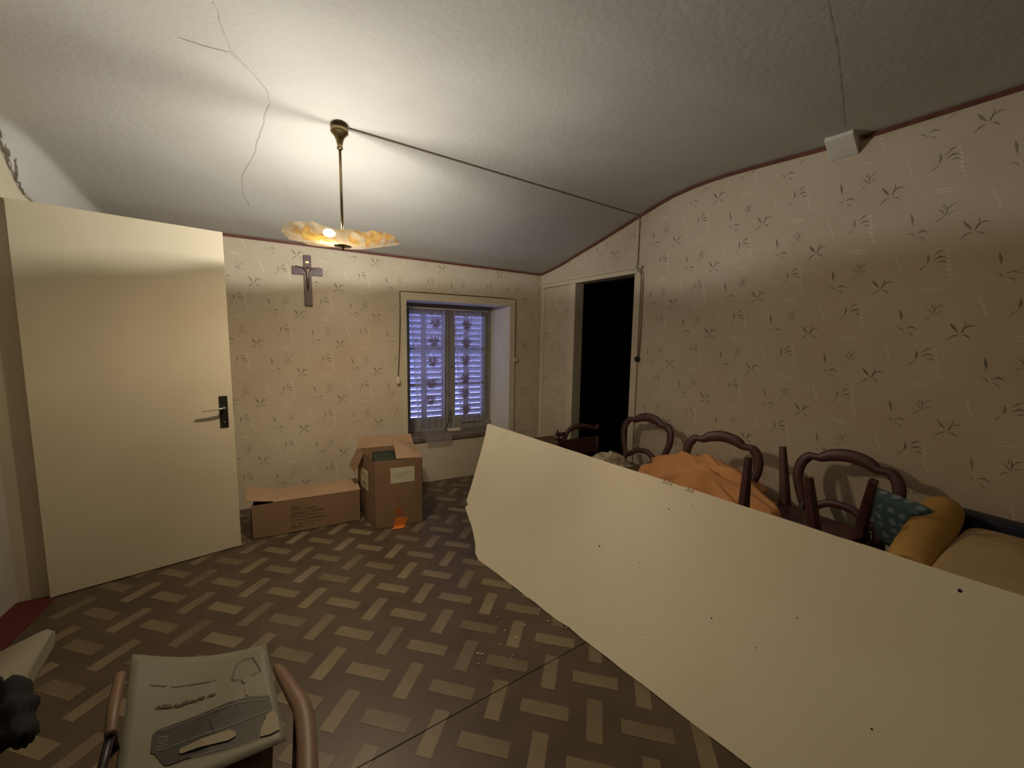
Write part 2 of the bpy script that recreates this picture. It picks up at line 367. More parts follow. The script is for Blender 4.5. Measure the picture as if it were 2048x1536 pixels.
def in_back(a, z):
    if not (XL+.02 < a < -.01 and .05 < z < ceil_z(a, 0)-.025): return False
    return not (WX0-.06 < a < WX1+.065 and z > WZ0-.05 and z < WZ1+.08) and not (WX0-.06 < a < WX1+.065 and z < .47)
wallpaper(bm, lambda a, z: (a, -.0006, z), in_back, -2.647, .307, .866, .485)
wall_back = struct(obj('wall_back', bm, [M_paper, M_print, M_pale]))

OT0, OT1, OZ = .543, 1.243, 1.985
def fr(t, z, off=0): p = WD*t+WN*off; return (p.x, p.y, z)
bm = B(); ts = sorted({-.02, OT0, OT1}|{q[0] for q in PROF if 0 <= q[0] < 5.3}|{5.35})
wall(bm, fr, ts, lambda t: ceil_z(fr(t, 0)[0], fr(t, 0)[1])+.08, [(OT0, OT1, 0, OZ)])
def in_right(t, z):
    p = fr(t, z)
    if not (.05 < t < 5.0 and .05 < z < ceil_z(p[0], p[1])-.025): return False
    if OT0-.10 < t < OT1+.075 and z < 2.05: return False
    if t < 1.32 and 1.97 < z < 2.06: return False
    return not (2.48 < t < 2.7 and z > 2.38)
wallpaper(bm, lambda t, z: fr(t, z, .0006), in_right, 1.604, .298, 1.705, .4655)
wall_right = struct(obj('wall_right', bm, [M_paper, M_print, M_pale]))

# left wall with the doorway, front wall behind the camera
DY0, DY1, DZ = -.865, -1.80, 2.056
bm = B(); fl_ = lambda s, z: (XL, -s, z)
wall(bm, fl_, sorted({-.02, .865, 1.80, 5.3}|{.1*i for i in range(1, 30)}), lambda s: ceil_z(XL+.3, -s)+.12, [(-DY0, -DY1, 0, DZ)])
wall_left = struct(obj('wall_left', bm, M_cream))
bm = B(); quad(bm, (XL-.1, YF, 0), (1.0, YF, 0), (1.0, YF, 2.53), (XL-.1, YF, 2.53)); struct(obj('wall_front', bm, M_paper))
# doorway recess: jamb, panel of the hall behind, red threshold
bm = B(); xh = XL-.115
quad(bm, (XL, DY0, 0), (xh, DY0, 0), (xh, DY0, DZ), (XL, DY0, DZ)); quad(bm, (XL, DY1, 0), (xh, DY1, 0), (xh, DY1, DZ), (XL, DY1, DZ))
quad(bm, (XL, DY0, DZ), (xh, DY0, DZ), (xh, DY1, DZ), (XL, DY1, DZ))
struct(obj('trim_1', bm, M_cream))
bm = B(); quad(bm, (xh, DY0, 0), (xh, DY1, 0), (xh, DY1, DZ), (xh, DY0, DZ)); struct(obj('wall_hall', bm, M_grey))
bxo('threshold', M_red, wall_left, xh, XL+.035, DY1, DY0-.015, 0, .006)

# floor with inlaid light bars of the basket-weave vinyl
bm = B(); quad(bm, (XL-.15, .35, 0), (1.9, .35, 0), (1.9, YF-.02, 0), (XL-.15, YF-.02, 0)); floor = struct(obj('floor', bm, M_floor))
e1 = Vector((math.cos(math.radians(-39.54)), math.sin(math.radians(-39.54)), 0)); e2 = Vector((e1.y, -e1.x, 0))
cells = []
for m_ in range(-40, 41):
    for n_ in range(-40, 41):
        p = Vector((-2.1587, -1.6088, 0))+e1*(.1885*m_)+e2*(.180*n_)
        if not (XL+.06 < p.x < .7 and YF+.1 < p.y < -.08 and (p.x < -p.y*.1445-.1)): continue
        seen = p.y > -3.05 and p.x < -1.36+.22*(-1.496-p.y) + (0.4 if p.y > -1.5 else 0.05) and not (-2.68 < p.x < -1.94 and p.y > -.55)
        cells.append((0 if seen else 1, (p-Vector((-2.2, -2.2, 0))).length, m_, n_, p))
cells.sort(key=lambda c: (c[0], c[1]))
base_t = []
for hv in range(2):
    bm = B(); a, b = (.092, .029) if hv == 0 else (.029, .087)
    box(bm, -a, a, -b, b, -.002, .0009, bev=0)
    me = bpy.data.meshes.new('tile'); bm.to_mesh(me); bm.free(); me.materials.append(M_tile); base_t.append((me, a, b))
rest = B(); cnt = 0
for sc, dist, m_, n_, p in cells:
    hv = (m_-n_) % 2
    if sc == 0 and cnt < 290:
        o = bpy.data.objects.new('tile', base_t[hv][0]); COL.objects.link(o); o.parent = floor; o.location = p; o.rotation_euler = (0, 0, math.radians(-39.54)); cnt += 1
    else:
        _, a, b = base_t[hv]; q = [p+e1*(sx*a)+e2*(sy*b) for sx, sy in ((-1, -1), (1, -1), (1, 1), (-1, 1))]
        prism(rest, [(v.x, v.y, -.002) for v in q], (0, 0, .0029))
tag(obj('tile_field', rest, M_tile, floor), kind='stuff')
bm = B(); ribbon(bm, lambda a, b: (a, b, .0013), [(-.95, -2.375, .0018), (-1.165, -2.402, .002), (-2.072, -2.50, .002), (-3.0, -2.60, .002)], 0); obj('floor_seam', bm, M_hole, floor)
random.seed(11)
bm = B()
for k in range(22):
    c = Vector((-1.52+random.gauss(0, .10), -2.28+random.gauss(0, .10), .0016)); s = random.uniform(.002, .007)
    prism(bm, [(c.x-s, c.y, c.z), (c.x, c.y-s*.5, c.z), (c.x+s, c.y+s*.2, c.z), (c.x, c.y+s*.6, c.z)], (0, 0, .002))
tag(obj('plaster_crumbs', bm, M_label, floor), kind='stuff')

# brown cornice strips
def cornice(pts, name):
    bm = B(); sweep(bm, pts, axis=(0, 0, 1), w=.006, d=.011, n=4, sq=.5); return struct(obj(name, bm, M_trim))
cornice([(x, -.008, ceil_z(x, -.008)-.013) for x in [XL+.02+i*.2 for i in range(18)]+[-.012]], 'trim_2')
def cpts(a, b):
    n = max(2, int((b-a)/.08)); return [fr(a+(b-a)*i/n, 0, .008)[:2]+(ceil_z(*fr(a+(b-a)*i/n, 0, .008)[:2])-.013,) for i in range(n+1)]
cornice(cpts(.012, 2.53), 'trim_3'); cornice(cpts(2.66, 5.2), 'trim_4')
# wedge-shaped plaster bracket under the ceiling on the right wall
bm = B()
for t in (2.525, 2.645): pass
a0, a1 = 2.525, 2.645
prism(bm, [fr(a0, 2.525, -.005), fr(a0, 2.525, .12), fr(a0, 2.50, .12), fr(a0, 2.435, .012), fr(a0, 2.43, -.005)], tuple(WD*(a1-a0)))
tag(obj('plaster_bracket', bm, M_reveal), 'pale plaster bracket interrupting the brown trim high on the right wall', 'bracket')

# opening to the dark room: casing, header ledge, dark space
def rbox(bm, t0, t1, z0, z1, o0, o1):
    prism(bm, [fr(t0, z0, o0), fr(t1, z0, o0), fr(t1, z1, o0), fr(t0, z1, o0)], tuple(WN*(o1-o0))); return bm
d2 = thing('trim_5', None, None); struct(d2)
obj('casing', rbox(B(), OT0-.085, OT0, 0, OZ, 0, .014), M_cream, d2); obj('casing', rbox(B(), OT1, OT1+.06, 0, OZ+.03, 0, .016), M_cream, d2)
bm = B(); rbox(bm, .015, 1.305, OZ, OZ+.055, 0, .016); rbox(bm, .015, 1.315, OZ+.04, OZ+.055, 0, .034); rbox(bm, .015, 1.30, OZ+.0, OZ+.012, 0, .024)
obj('header_ledge', bm, M_cream, d2)
obj('flat_panel', rbox(B(), .02, .07, 0, OZ, 0, .010), M_cream, d2)
bm = B(); D = -1.6
P = lambda t, z, o: fr(t, z, o)
for t in (OT0, OT1): quad(bm, P(t, 0, 0), P(t, 0, -.10), P(t, OZ, -.10), P(t, OZ, 0), 1)
quad(bm, P(OT0, OZ, 0), P(OT1, OZ, 0), P(OT1, OZ, -.1), P(OT0, OZ, -.1), 1)
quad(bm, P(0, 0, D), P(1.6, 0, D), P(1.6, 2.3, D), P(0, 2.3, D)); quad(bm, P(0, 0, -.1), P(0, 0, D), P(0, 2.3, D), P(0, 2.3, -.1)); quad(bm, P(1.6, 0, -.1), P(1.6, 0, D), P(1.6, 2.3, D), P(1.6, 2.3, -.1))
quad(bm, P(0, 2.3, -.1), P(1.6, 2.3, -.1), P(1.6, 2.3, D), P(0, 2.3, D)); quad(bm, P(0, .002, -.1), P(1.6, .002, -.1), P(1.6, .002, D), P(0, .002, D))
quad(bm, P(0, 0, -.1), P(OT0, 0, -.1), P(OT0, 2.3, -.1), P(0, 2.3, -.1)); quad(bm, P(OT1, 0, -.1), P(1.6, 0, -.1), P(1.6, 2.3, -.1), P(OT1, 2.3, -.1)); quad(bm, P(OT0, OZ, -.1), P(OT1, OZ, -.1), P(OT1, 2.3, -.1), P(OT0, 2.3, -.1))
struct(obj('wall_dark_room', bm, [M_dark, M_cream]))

# ---------------------------------------------------------------- window
bm = B(); yb = .30; xa, xb = -1.435, -.47
quad(bm, (WX0, 0, WZ0), (xa, yb, WZ0), (xa, yb, WZ1), (WX0, 0, WZ1)); quad(bm, (WX1, 0, WZ0), (xb, yb, WZ0), (xb, yb, WZ1), (WX1, 0, WZ1))
quad(bm, (WX0, 0, WZ1), (WX1, 0, WZ1), (xb, yb, WZ1), (xa, yb, WZ1)); quad(bm, (WX0, 0, WZ0), (WX1, 0, WZ0), (xb, yb, WZ0), (xa, yb, WZ0))
for x in (xa, xb): quad(bm, (x, yb, WZ0), (x, .48, WZ0), (x, .48, WZ1), (x, yb, WZ1))
quad(bm, (xa, yb, WZ1), (xb, yb, WZ1), (xb, .48, WZ1), (xa, .48, WZ1)); quad(bm, (xa, yb, WZ0), (xb, yb, WZ0), (xb, .48, WZ0), (xa, .48, WZ0))
obj('window_reveal', bm, M_reveal, wall_back)
bm = B(); cw = .052
box(bm, WX0-cw, WX0, -.014, 0, .40, WZ1); box(bm, WX1, WX1+cw+.006, -.014, 0, .36, WZ1); box(bm, WX0-cw, WX1+cw+.006, -.014, 0, WZ1, WZ1+.066)
struct(obj('trim_6', bm, M_cream))
bm = B(); box(bm, WX0-.005, WX1+.005, -.02, yb, WZ0-.03, WZ0+.004); struct(obj('trim_7', bm, M_sill))
bm = B()
box(bm, xa, xb, .29, .35, 1.70, WZ1); box(bm, xa, xb, .27, .35, WZ0+.002, .52); box(bm, xa, -1.405, .29, .35, .52, 1.70); box(bm, -.525, xb, .29, .35, .52, 1.70)
win = struct(obj('window_1', bm, M_frame))
def casement(x0, x1, left):
    bm = B(); st = .034 if left else .040; y0, y1 = .275, .318
    gx0, gx1 = (x0+.032, x1-.045) if left else (x0+.062, x1-.030)
    box(bm, x0, gx0, y0, y1, .52, 1.70); box(bm, gx1, x1, y0, y1, .52, 1.70); box(bm, gx0, gx1, y0, y1, .52, .585); box(bm, gx0, gx1, y0, y1, 1.672, 1.70)
    c = obj('casement', bm, M_frame, win)
    for z in (.945, 1.319): bxo('glazing_bar', M_frame, c, gx0, gx1, y0+.006, y1-.006, z-.012, z+.012)
    for a, b in ((.585, .933), (.957, 1.307), (1.331, 1.672)): bxo('pane', M_pane, c, gx0-.003, gx1+.003, .296, .299, a-.003, b+.003)
    return c
casement(-1.405, -.962, True); c2 = casement(-.955, -.525, False)
bm = B(); ball(bm, (-.93, .268, 1.13), .008, 1, .8, 1); obj('latch_knob', bm, M_plate, c2, smooth=True)
bm = B(); rod(bm, (-1.40, .255, 1.735), (-.53, .255, 1.730), .0075); ball(bm, (-1.40, .255, 1.735), .009); ball(bm, (-.53, .255, 1.73), .009)
tag(obj('curtain_rod', bm, M_white, smooth=True), 'thin shiny curtain rod across the top of the window', 'curtain rod')
# louvred shutters outside, closed
def shutter(x0, x1, nm):
    t = thing('louvred_shutter', nm, 'shutter', (0, 0, 0))
    bm = B(); y0, y1 = .43, .465
    xm = (x0+x1)/2
    for a, b in ((x0, x0+.04), (x1-.04, x1)): box(bm, a, b, y0, y1, .46, 1.77)
    box(bm, x0+.04, x1-.04, y0, y1, .46, .52); box(bm, x0+.04, x1-.04, y0, y1, 1.71, 1.77); box(bm, xm-.03, xm+.03, y0-.004, y0+.006, .52, 1.71)
    obj('shutter_frame', bm, M_shut, t)
    sl = B(); L = x1-x0-.082
    prism(sl, [(-L/2, -.020, .0270), (-L/2, -.014, .0306), (-L/2, .020, -.0270), (-L/2, .014, -.0306)], (L, 0, 0))
    me = bpy.data.meshes.new('slat'); sl.to_mesh(me); sl.free(); me.materials.append(M_shut)
    z = .545
    while z < 1.70:
        if True:
            o = bpy.data.objects.new('slat', me); COL.objects.link(o); o.parent = t; o.location = (xm, .448, z); 
        z += .0605
    return t
shutter(-1.43, -.955, 'closed louvred shutter behind the left half of the window')
shutter(-.938, -.485, 'closed louvred shutter behind the right half of the window')

# lace curtains with a chain of leaf motifs
def curtain(x0t, x1t, x0b, x1b, zt, zb, label, motif, over, yoff=.245):
    t = thing('lace_curtain', label, 'curtain')
    bm = B(); nx, nz = 40, 40; R = []
    path = []
    for j in range(nz+1):
        k = j/nz; z = zt+(zb-zt)*k; y = yoff
        path.append((y, z))
    if over: path += [(yoff-.06, zb-.005), (.12, zb-.006), (.02, zb-.004), (-.030, zb-.01), (-.034, zb-.05), (-.034, zb-.085)]
    n = len(path)
    for j, (y, z) in enumerate(path):
        k = min(1, j/nz); row = []
        for i in range(nx+1):
            s = i/nx; x = (x0t+(x0b-x0t)*k)+s*((x1t-x0t)+((x1b-x0b)-(x1t-x0t))*k)
            wv = .006*math.sin(s*26+k*1.5)*(0.4+k) if j <= nz else .003*math.sin(s*26+1.5)
            row.append(bm.verts.new((x, y+wv if j <= nz+2 else y, z+(wv if j > nz and j < nz+4 else 0)+(.006*math.sin(s*60) if j == n-1 else 0))))
        R.append(row)
    for j in range(n-1):
        for i in range(nx): bm.faces.new((R[j][i], R[j][i+1], R[j+1][i+1], R[j+1][i]))
    obj('lace_net', bm, M_lace, t, smooth=True)
    for (cx, cz) in motif:
        bm = B(); f = lambda a, b, cx=cx, cz=cz: (cx+a, yoff-.012, cz+b)
        for ang, ln in ((70, .060), (38, .066), (8, .062), (118, .058), (150, .064), (180, .056), (-35, .058), (-68, .062), (-95, .060), (-125, .058)):
            a = math.radians(ang); ca, sa = math.cos(a), math.sin(a)
            ribbon(bm, f, [(ca*.006, sa*.006, .002), (ca*ln*.55, sa*ln*.55, .0080), (ca*ln*.8, sa*ln*.8, .0075), (ca*ln, sa*ln, .002)], 0)
        ribbon(bm, f, [(-.03, .05, .003), (-.05, .07, .003), (-.046, .10, .003), (-.025, .115, .003)] if motif is MOTL else [(.03, .05, .003), (.05, .07, .003), (.046, .10, .003), (.025, .115, .003)], 0)
        obj('lace_leaf', bm, M_lacel, t)
    bm = B(); f = lambda a, b: (a, yoff-.010, b)
    for (xa_, xb_) in ((x0t, x0b), (x1t, x1b)): ribbon(bm, f, [(xa_, zt, .005), (xb_, zb, .006)], 0)
    for k in range(13):
        q = k/12; ribbon(bm, f, [(x0b+(x1b-x0b)*q, zb+.022, .004), (x0b+(x1b-x0b)*q, zb+.002, .006)], 0)
    obj('lace_border', bm, M_lacew, t); return t
MOTL = [(-1.115, 1.585), (-1.135, 1.395), (-1.150, 1.190), (-1.165, .960), (-1.175, .790)]
MOTR = [(-.775, 1.575), (-.780, 1.385), (-.790, 1.200), (-.795, 1.0), (-.800, .840), (-.785, .67)]
curtain(-1.375, -1.02, -1.29, -1.03, 1.725, .462, 'lace curtain on the left window half, its hem falling over the sill', MOTL, True)
curtain(-.915, -.62, -.84, -.60, 1.725, .53, 'lace curtain with leaf motifs on the right window half', MOTR, False)
bm = B(); sweep(bm, [(-1.02, .20, .475), (-.985, .21, .56), (-.955, .235, .66)], w=.006, n=6)
tag(obj('stick', bm, M_plate), 'short dark stick leaning between the two lace curtains', 'stick')
bm = B(); prism(bm, [(-1.005, .16, .456), (-.87, .155, .456), (-.87, .205, .456), (-1.005, .21, .456)], (0, 0, .022))
tag(obj('sill_block', bm, M_label), 'small pale block on the window sill between the curtains', 'block')

# wiring
bm = B()
pts = [fr(1.255, 0, .016)[:2]+(ceil_z(*fr(1.255, 0, .016)[:2])-.01,)]
A = Vector((-2.05, -1.415, 0)); Bq = Vector(pts[0])
lp = []
for i in range(25):
    k = i/24; x = A.x+(Bq.x-A.x)*k; y = A.y+(Bq.y-A.y)*k; lp.append((x, y, ceil_z(x, y)-.006))
lp += [fr(1.262, 2.40, .010), fr(1.262, 2.15, .010), fr(1.262, 2.055, .012), fr(1.275, 2.04, .04), fr(1.30, 2.0, .045), fr(1.318, 1.97, .03), fr(1.322, 1.90, .012), fr(1.322, 1.55, .010), fr(1.318, 1.30, .010)]
sweep(bm, lp, w=.0042, n=6)
tag(obj('ceiling_cable', bm, M_cable, smooth=True), 'thin cable from the hanging lamp across the ceiling to the switch by the doorway', 'cable')
t = thing('rotary_switch', 'round black switch at the end of the cable beside the dark doorway', 'switch', fr(1.300, 1.275, 0), math.atan2(WN.y, WN.x)-PI/2)
for nm, pr, mm in (('switch_base', [(.026, 0), (.026, .012), (.022, .018)], M_bak), ('switch_knob', [(.013, .018), (.012, .030), (.006, .033)], M_bak)):
    bm = B(); lathe(bm, pr, 20)
    for v in bm.verts: v.co = Vector((v.co.x, v.co.z, v.co.y))
    obj(nm, bm, mm, t, smooth=False)
bm = B()
sweep(bm, [(-1.547, -.008, 1.05), (-1.530, -.008, 1.35), (-1.522, -.008, 1.60), (-1.520, -.008, 1.853), (-1.30, -.008, 1.856), (-.90, -.008, 1.857), (-.50, -.008, 1.858), (-.318, -.008, 1.852), (-.316, -.008, 1.60), (-.318, -.008, 1.24)], w=.0045, n=6, axis=(0, 1, 0))
tag(obj('window_cable', bm, M_bcable), 'brown cable tacked around the outside of the window frame', 'cable')
bm = B(); lathe(bm, [(.006, -.035), (.014, -.03), (.0165, -.01), (.015, .01), (.008, .03), (.005, .04)], 16, (-1.548, -.022, 1.025))
tag(obj('pear_switch', bm, M_white, smooth=True), 'ivory pear-shaped switch hanging on the cable left of the window', 'switch')
bm = B(); box(bm, -.335, -.290, -.025, 0, 1.19, 1.235, bev=.004); tag(obj('junction_block', bm, M_cream), 'small painted junction block at the right edge of the window frame', 'junction box')

# ---------------------------------------------------------------- door
hx, hy = -3.553, -.897; fx, fy = -2.732, -.682; L = math.hypot(fx-hx, fy-hy); ang = math.atan2(fy-hy, fx-hx)
door = struct(obj('door_1', box(B(), 0, L, 0, .038, .006, 2.055, bev=.0015), M_door)); door.location = (hx, hy, 0); door.rotation_euler = (0, 0, ang)
hd = bxo('door_handle', M_plate, door, L-.072, L-.028, -.006, 0, .826, 1.030, bev=.002)
bm = B(); rod(bm, (L-.050, -.006, .955), (L-.050, -.045, .955), .009); sweep(bm, [(L-.044, -.048, .957, .006, .009), (L-.075, -.052, .955, .006, .009), (L-.12, -.052, .950, .004, .009), (L-.165, -.050, .948, .003, .008)], axis=(0, 1, 0), n=10)
obj('lever', bm, M_steel, hd, smooth=True)
bm = B(); rod(bm, (L-.050, -.005, .862), (L-.050, -.009, .862), .007, 10); obj('keyhole_rose', bm, M_steel, hd)
bm = B(); box(bm, L-.001, L+.003, .010, .028, .90, 1.02); obj('latch_plate', bm, M_steel, door)

# peeled plaster where the left wall meets the ceiling
bm = B()
rp_ = random.Random(2)
def ragged(x, y, a, ln, wd, n=9):
    p = []
    for k in range(n):
        q = k/(n-1); p.append((x+math.cos(a)*ln*q+rp_.uniform(-.004, .004), y+math.sin(a)*ln*q+rp_.uniform(-.004, .004), wd*rp_.uniform(.3, 1.2)*math.sin(PI*min(1, q+.1))+.0004))
    ribbon(bm, lambda a_, b_: (a_, b_, ceil_z(a_, b_)-.003), p, 0)
ragged(-3.562, -.70, -1.55, .12, .0028, 14); ragged(-3.562, -.80, -1.50, .14, .0035, 14)
for k in range(3): ragged(-3.560, -.76-.05*k, rp_.uniform(-1.4, -1.1), rp_.uniform(.04, .06), rp_.uniform(.005, .008))
obj('peeling_plaster', bm, M_stain, ceil)

# ---------------------------------------------------------------- crucifix
t = thing('crucifix', 'dark wooden crucifix hanging on the wallpaper left of the window', 'crucifix', (-2.270, 0, 1.676))
bm = B(); box(bm, -.029, .029, -.020, -.004, 0, .415, bev=.003); obj('upright', bm, M_wood, t)
bm = B(); box(bm, -.112, .112, -.021, -.005, .253, .318, bev=.003); obj('crossbar', bm, M_wood, t)
bm = B()   # figure: one skinned body
V = [(0, -.030, .235), (0, -.034, .262), (0, -.034, .292), (0, -.036, .305), (.004, -.040, .320), (-.034, -.032, .308), (-.066, -.030, .315), (-.09, -.029, .318), (.034, -.032, .308), (.066, -.030, .315), (.09, -.029, .318), (-.008, -.036, .21), (-.006, -.046, .175), (-.002, -.034, .140), (-.001, -.040, .125), (.010, -.036, .21), (.009, -.046, .175), (.003, -.034, .140)]
E_ = [(0, 1), (1, 2), (2, 3), (3, 4), (2, 5), (5, 6), (6, 7), (2, 8), (8, 9), (9, 10), (0, 11), (11, 12), (12, 13), (13, 14), (0, 15), (15, 16), (16, 17)]
RD = [.012, .012, .015, .006, .010, .006, .005, .005, .006, .005, .005, .008, .007, .005, .005, .008, .007, .005]
me = bpy.data.meshes.new('figure'); me.from_pydata(V, E_, []); me.materials.append(M_corpus)
fg = bpy.data.objects.new('figure', me); COL.objects.link(fg); fg.parent = t
md = fg.modifiers.new('skin', 'SKIN'); fg.modifiers.new('sub', 'SUBSURF').levels = 1; fg.modifiers['sub'].render_levels = 2
for i, sv in enumerate(me.skin_vertices[0].data): sv.radius = (RD[i], RD[i]); sv.use_root = (i == 0)
bm = B(); box(bm, -.012, .012, -.026, -.020, .348, .364, bev=.0015); obj('title_plate', bm, M_gold, t)

# ---------------------------------------------------------------- hanging lamp
LX, LY = -2.095, -1.411
t = thing('ceiling_lamp', 'lit hanging lamp with a wavy amber and cream glass dish on a brass stem', 'lamp', (LX, LY, 1.877))
zc = ceil_z(LX, LY)-1.877
bm = B(); lathe(bm, [(.040, zc), (.041, zc-.016), (.044, zc-.018), (.044, zc-.034), (.042, zc-.036), (.027, zc-.052), (.019, zc-.070), (.0145, zc-.092), (.0125, zc-.103), (.015, zc-.105), (.015, zc-.113), (.007, zc-.115)][::-1], 28); obj('canopy', bm, M_brass, t, smooth=True)
bm = B(); rod(bm, (0, 0, .025), (0, 0, zc-.10), .0072, 12); obj('stem', bm, M_brass, t, smooth=True)
bm = B(); lathe(bm, [(.004, 0), (.008, .004), (.006, .010), (.009, .016), (.012, .019), (.044, .020), (.044, .023), (.010, .025)], 28); obj('finial', bm, M_brass, t, smooth=True)
bm = B(); NR, NT = 14, 120; rings = []
RK = [(-180, .066), (-135, .056), (-105, .050), (-90, .038), (-70, .050), (-52, .080), (-36, .077), (-20, .060), (0, .046), (20, .050), (38, .070), (52, .080), (66, .078), (90, .062), (110, .070), (135, .083), (180, .066)]
def rim(th):
    # a nearly flat dish whose glass edge rises and dips in folds
    a = (math.degrees(th)+94+180) % 360-180
    for (p, q), (c, d) in zip(RK, RK[1:]):
        if a <= c: k = (a-p)/(c-p); k = k*k*(3-2*k); z = q+(d-q)*k; break
    r = .262+.016*math.cos(2*th)+.013*math.cos(5*th+1)+.006*math.cos(9*th)+.003*math.sin(23*th)
    return r, z+.003*math.sin(11*th)
for j in range(NR+1):
    q = j/NR; rg = []
    for i in range(NT):
        th = 2*PI*i/NT; R_, Z_ = rim(th); rr = .012+(R_-.012)*q; z = .024+.030*q**1.5+(Z_-.054)*q**3.5
        rg.append(bm.verts.new((rr*math.cos(th), rr*math.sin(th), z)))
    rings.append(rg)
for a, b in zip(rings, rings[1:]):
    for i in range(NT): bm.faces.new((a[i], a[(i+1) % NT], b[(i+1) % NT], b[i]))
sh = obj('glass_shade', bm, M_shade, t, smooth=True)
for bx_, by_ in ((-.066, -.006), (.060, .004)):
    bm = B(); ball(bm, (bx_, by_, .080), .022, 1.35, 1, 1, sub=2); obj('bulb', bm, M_bulb if bx_ < 0 else M_bulb2, t, smooth=True)
    ld = bpy.data.lights.new('bulb_light', 'POINT'); ld.energy = BULB*(1.25 if bx_ < 0 else .85); ld.shadow_soft_size = .012; ld.color = (1.0, .94, .83)
    ld.use_nodes = True; nt = ld.node_tree; em = nt.nodes['Emission']; lf = nt.nodes.new('ShaderNodeLightFalloff'); lf.inputs['Strength'].default_value = 1.0; lf.inputs['Smooth'].default_value = SMOOTH
    nt.links.new(lf.outputs['Quadratic'], em.inputs['Strength'])
    lo = bpy.data.objects.new('bulb_light', ld); COL.objects.link(lo); lo.parent = t; lo.location = (bx_, by_, .080)
bm = B(); rod(bm, (-.036, -.003, .080), (.032, .003, .080), .011, 12); obj('lamp_holder', bm, M_white, t)

# ---------------------------------------------------------------- the leaning board
b0 = Vector((-1.36, -1.496, 0)); bd = Vector((.215, -.977, 0)).normalized(); bs = Vector((0.34999, 0.07702, 0.93358)).normalized(); bn = bd.cross(bs).normalized()
bn = bn if bn.x > 0 else -bn
def bp(u, v, o=0): return tuple(b0+bd*u+bs*v+bn*o)
out = [(0.0397, 0.0008), (-0.0129, 0.0255), (-0.0319, 0.0685), (-0.0665, 0.1034), (-0.1052, 0.1405), (-0.1482, 0.1744), (-0.1863, 0.1969), (-0.2361, 0.2306), (-0.259, 0.2471), (-0.2388, 0.2656), (-0.2418, 0.2795), (-0.2642, 0.286), (-0.2631, 0.3884), (-0.267, 0.4962), (-0.2722, 0.639), (-0.2802, 0.7667), (-0.2987, 0.8458), (-0.285, 0.8592)]
top_v = lambda u: 0.8592+(-0.02036)*(u-(-0.2850))
u = -0.235
while u < 2.62: out.append((u, top_v(u)+random.uniform(-.0012, .0012))); u += .09
out += [(2.66, top_v(2.66)), (2.50, .003)]
u = 2.42
while u > .08: out.append((u, .001+random.uniform(0, .0035)+(.006 if abs(u-.82) < .05 else 0))); u -= .08
bt = thing('leaning_board', 'large off-white board standing on its long edge, its near left end broken', 'board', (0, 0, 0))
bm = B(); prism(bm, [bp(a, b, 0) for a, b in out], tuple(bn*.028)); 
for f in bm.faces: f.material_index = 1
bm.faces.ensure_lookup_table(); bm.faces[0].material_index = 0; bm.faces[1].material_index = 0
obj('board_sheet', bm, [M_board, M_boardcore], bt)
bm = B()
holes = [(0.8691, 0.4281, 0.0042), (0.4963, 0.827, 0.003), (0.3909, 0.8049, 0.002), (0.6515, 0.6286, 0.0025), (0.7752, 0.5072, 0.002), (0.9789, 0.7951, 0.0025), (1.0891, 0.4438, 0.0022), (1.1624, 0.714, 0.003), (1.4229, 0.3759, 0.003), (0.0699, 0.2005, 0.002), (-0.2379, 0.5955, 0.0025), (0.6751, 0.4516, 0.0018), (2.0205, 0.7722, 0.005), (0.8293, 0.3672, 0.0018), (1.0534, 0.7678, 0.0018), (1.6785, 0.5142, 0.0022), (1.5786, 0.3567, 0.002), (1.2578, 0.7635, 0.002), (0.0634, 0.7995, 0.0016), (0.1724, 0.6182, 0.0016), (1.8938, 0.3122, 0.003), (1.1755, 0.1744, 0.002), (0.4184, 0.3122, 0.0016)]
for a, b, r in holes:
    quadp = [bp(a+r*math.cos(k*PI/4), b+r*math.sin(k*PI/4), -.0006) for k in range(8)]; bm.faces.new([bm.verts.new(q) for q in quadp])
tag(obj('nail_holes', bm, M_hole, bt), kind='stuff')
bm = B(); f = lambda a, b: bp(a, b, -.0006)
ribbon(bm, f, [(-0.0659, 0.8525, 0.0012), (-0.0687, 0.8214, 0.0016), (-0.0771, 0.794, 0.001), (-0.0968, 0.7667, 0.0012), (-0.1153, 0.7333, 0.0005)], 0)
ribbon(bm, f, [(-0.2892, 0.7667, 0.003), (-0.291, 0.7397, 0.002)], 0)
tag(obj('scuff_marks', bm, M_smudge, bt), kind='stuff')
bm = B()
for a in [1.106, 1.1243, 1.1403, 1.2206, 1.2377]: 
    s = random.uniform(.006, .011); h = top_v(a)
    prism(bm, [bp(a-s, h-.012, -.003), bp(a+s, h-.010, -.003), bp(a+s*.6, h+.003, -.001), bp(a-s*.5, h+.002, -.001)], tuple(bn*.012))
tag(obj('torn_edge', bm, M_label, bt), kind='stuff')

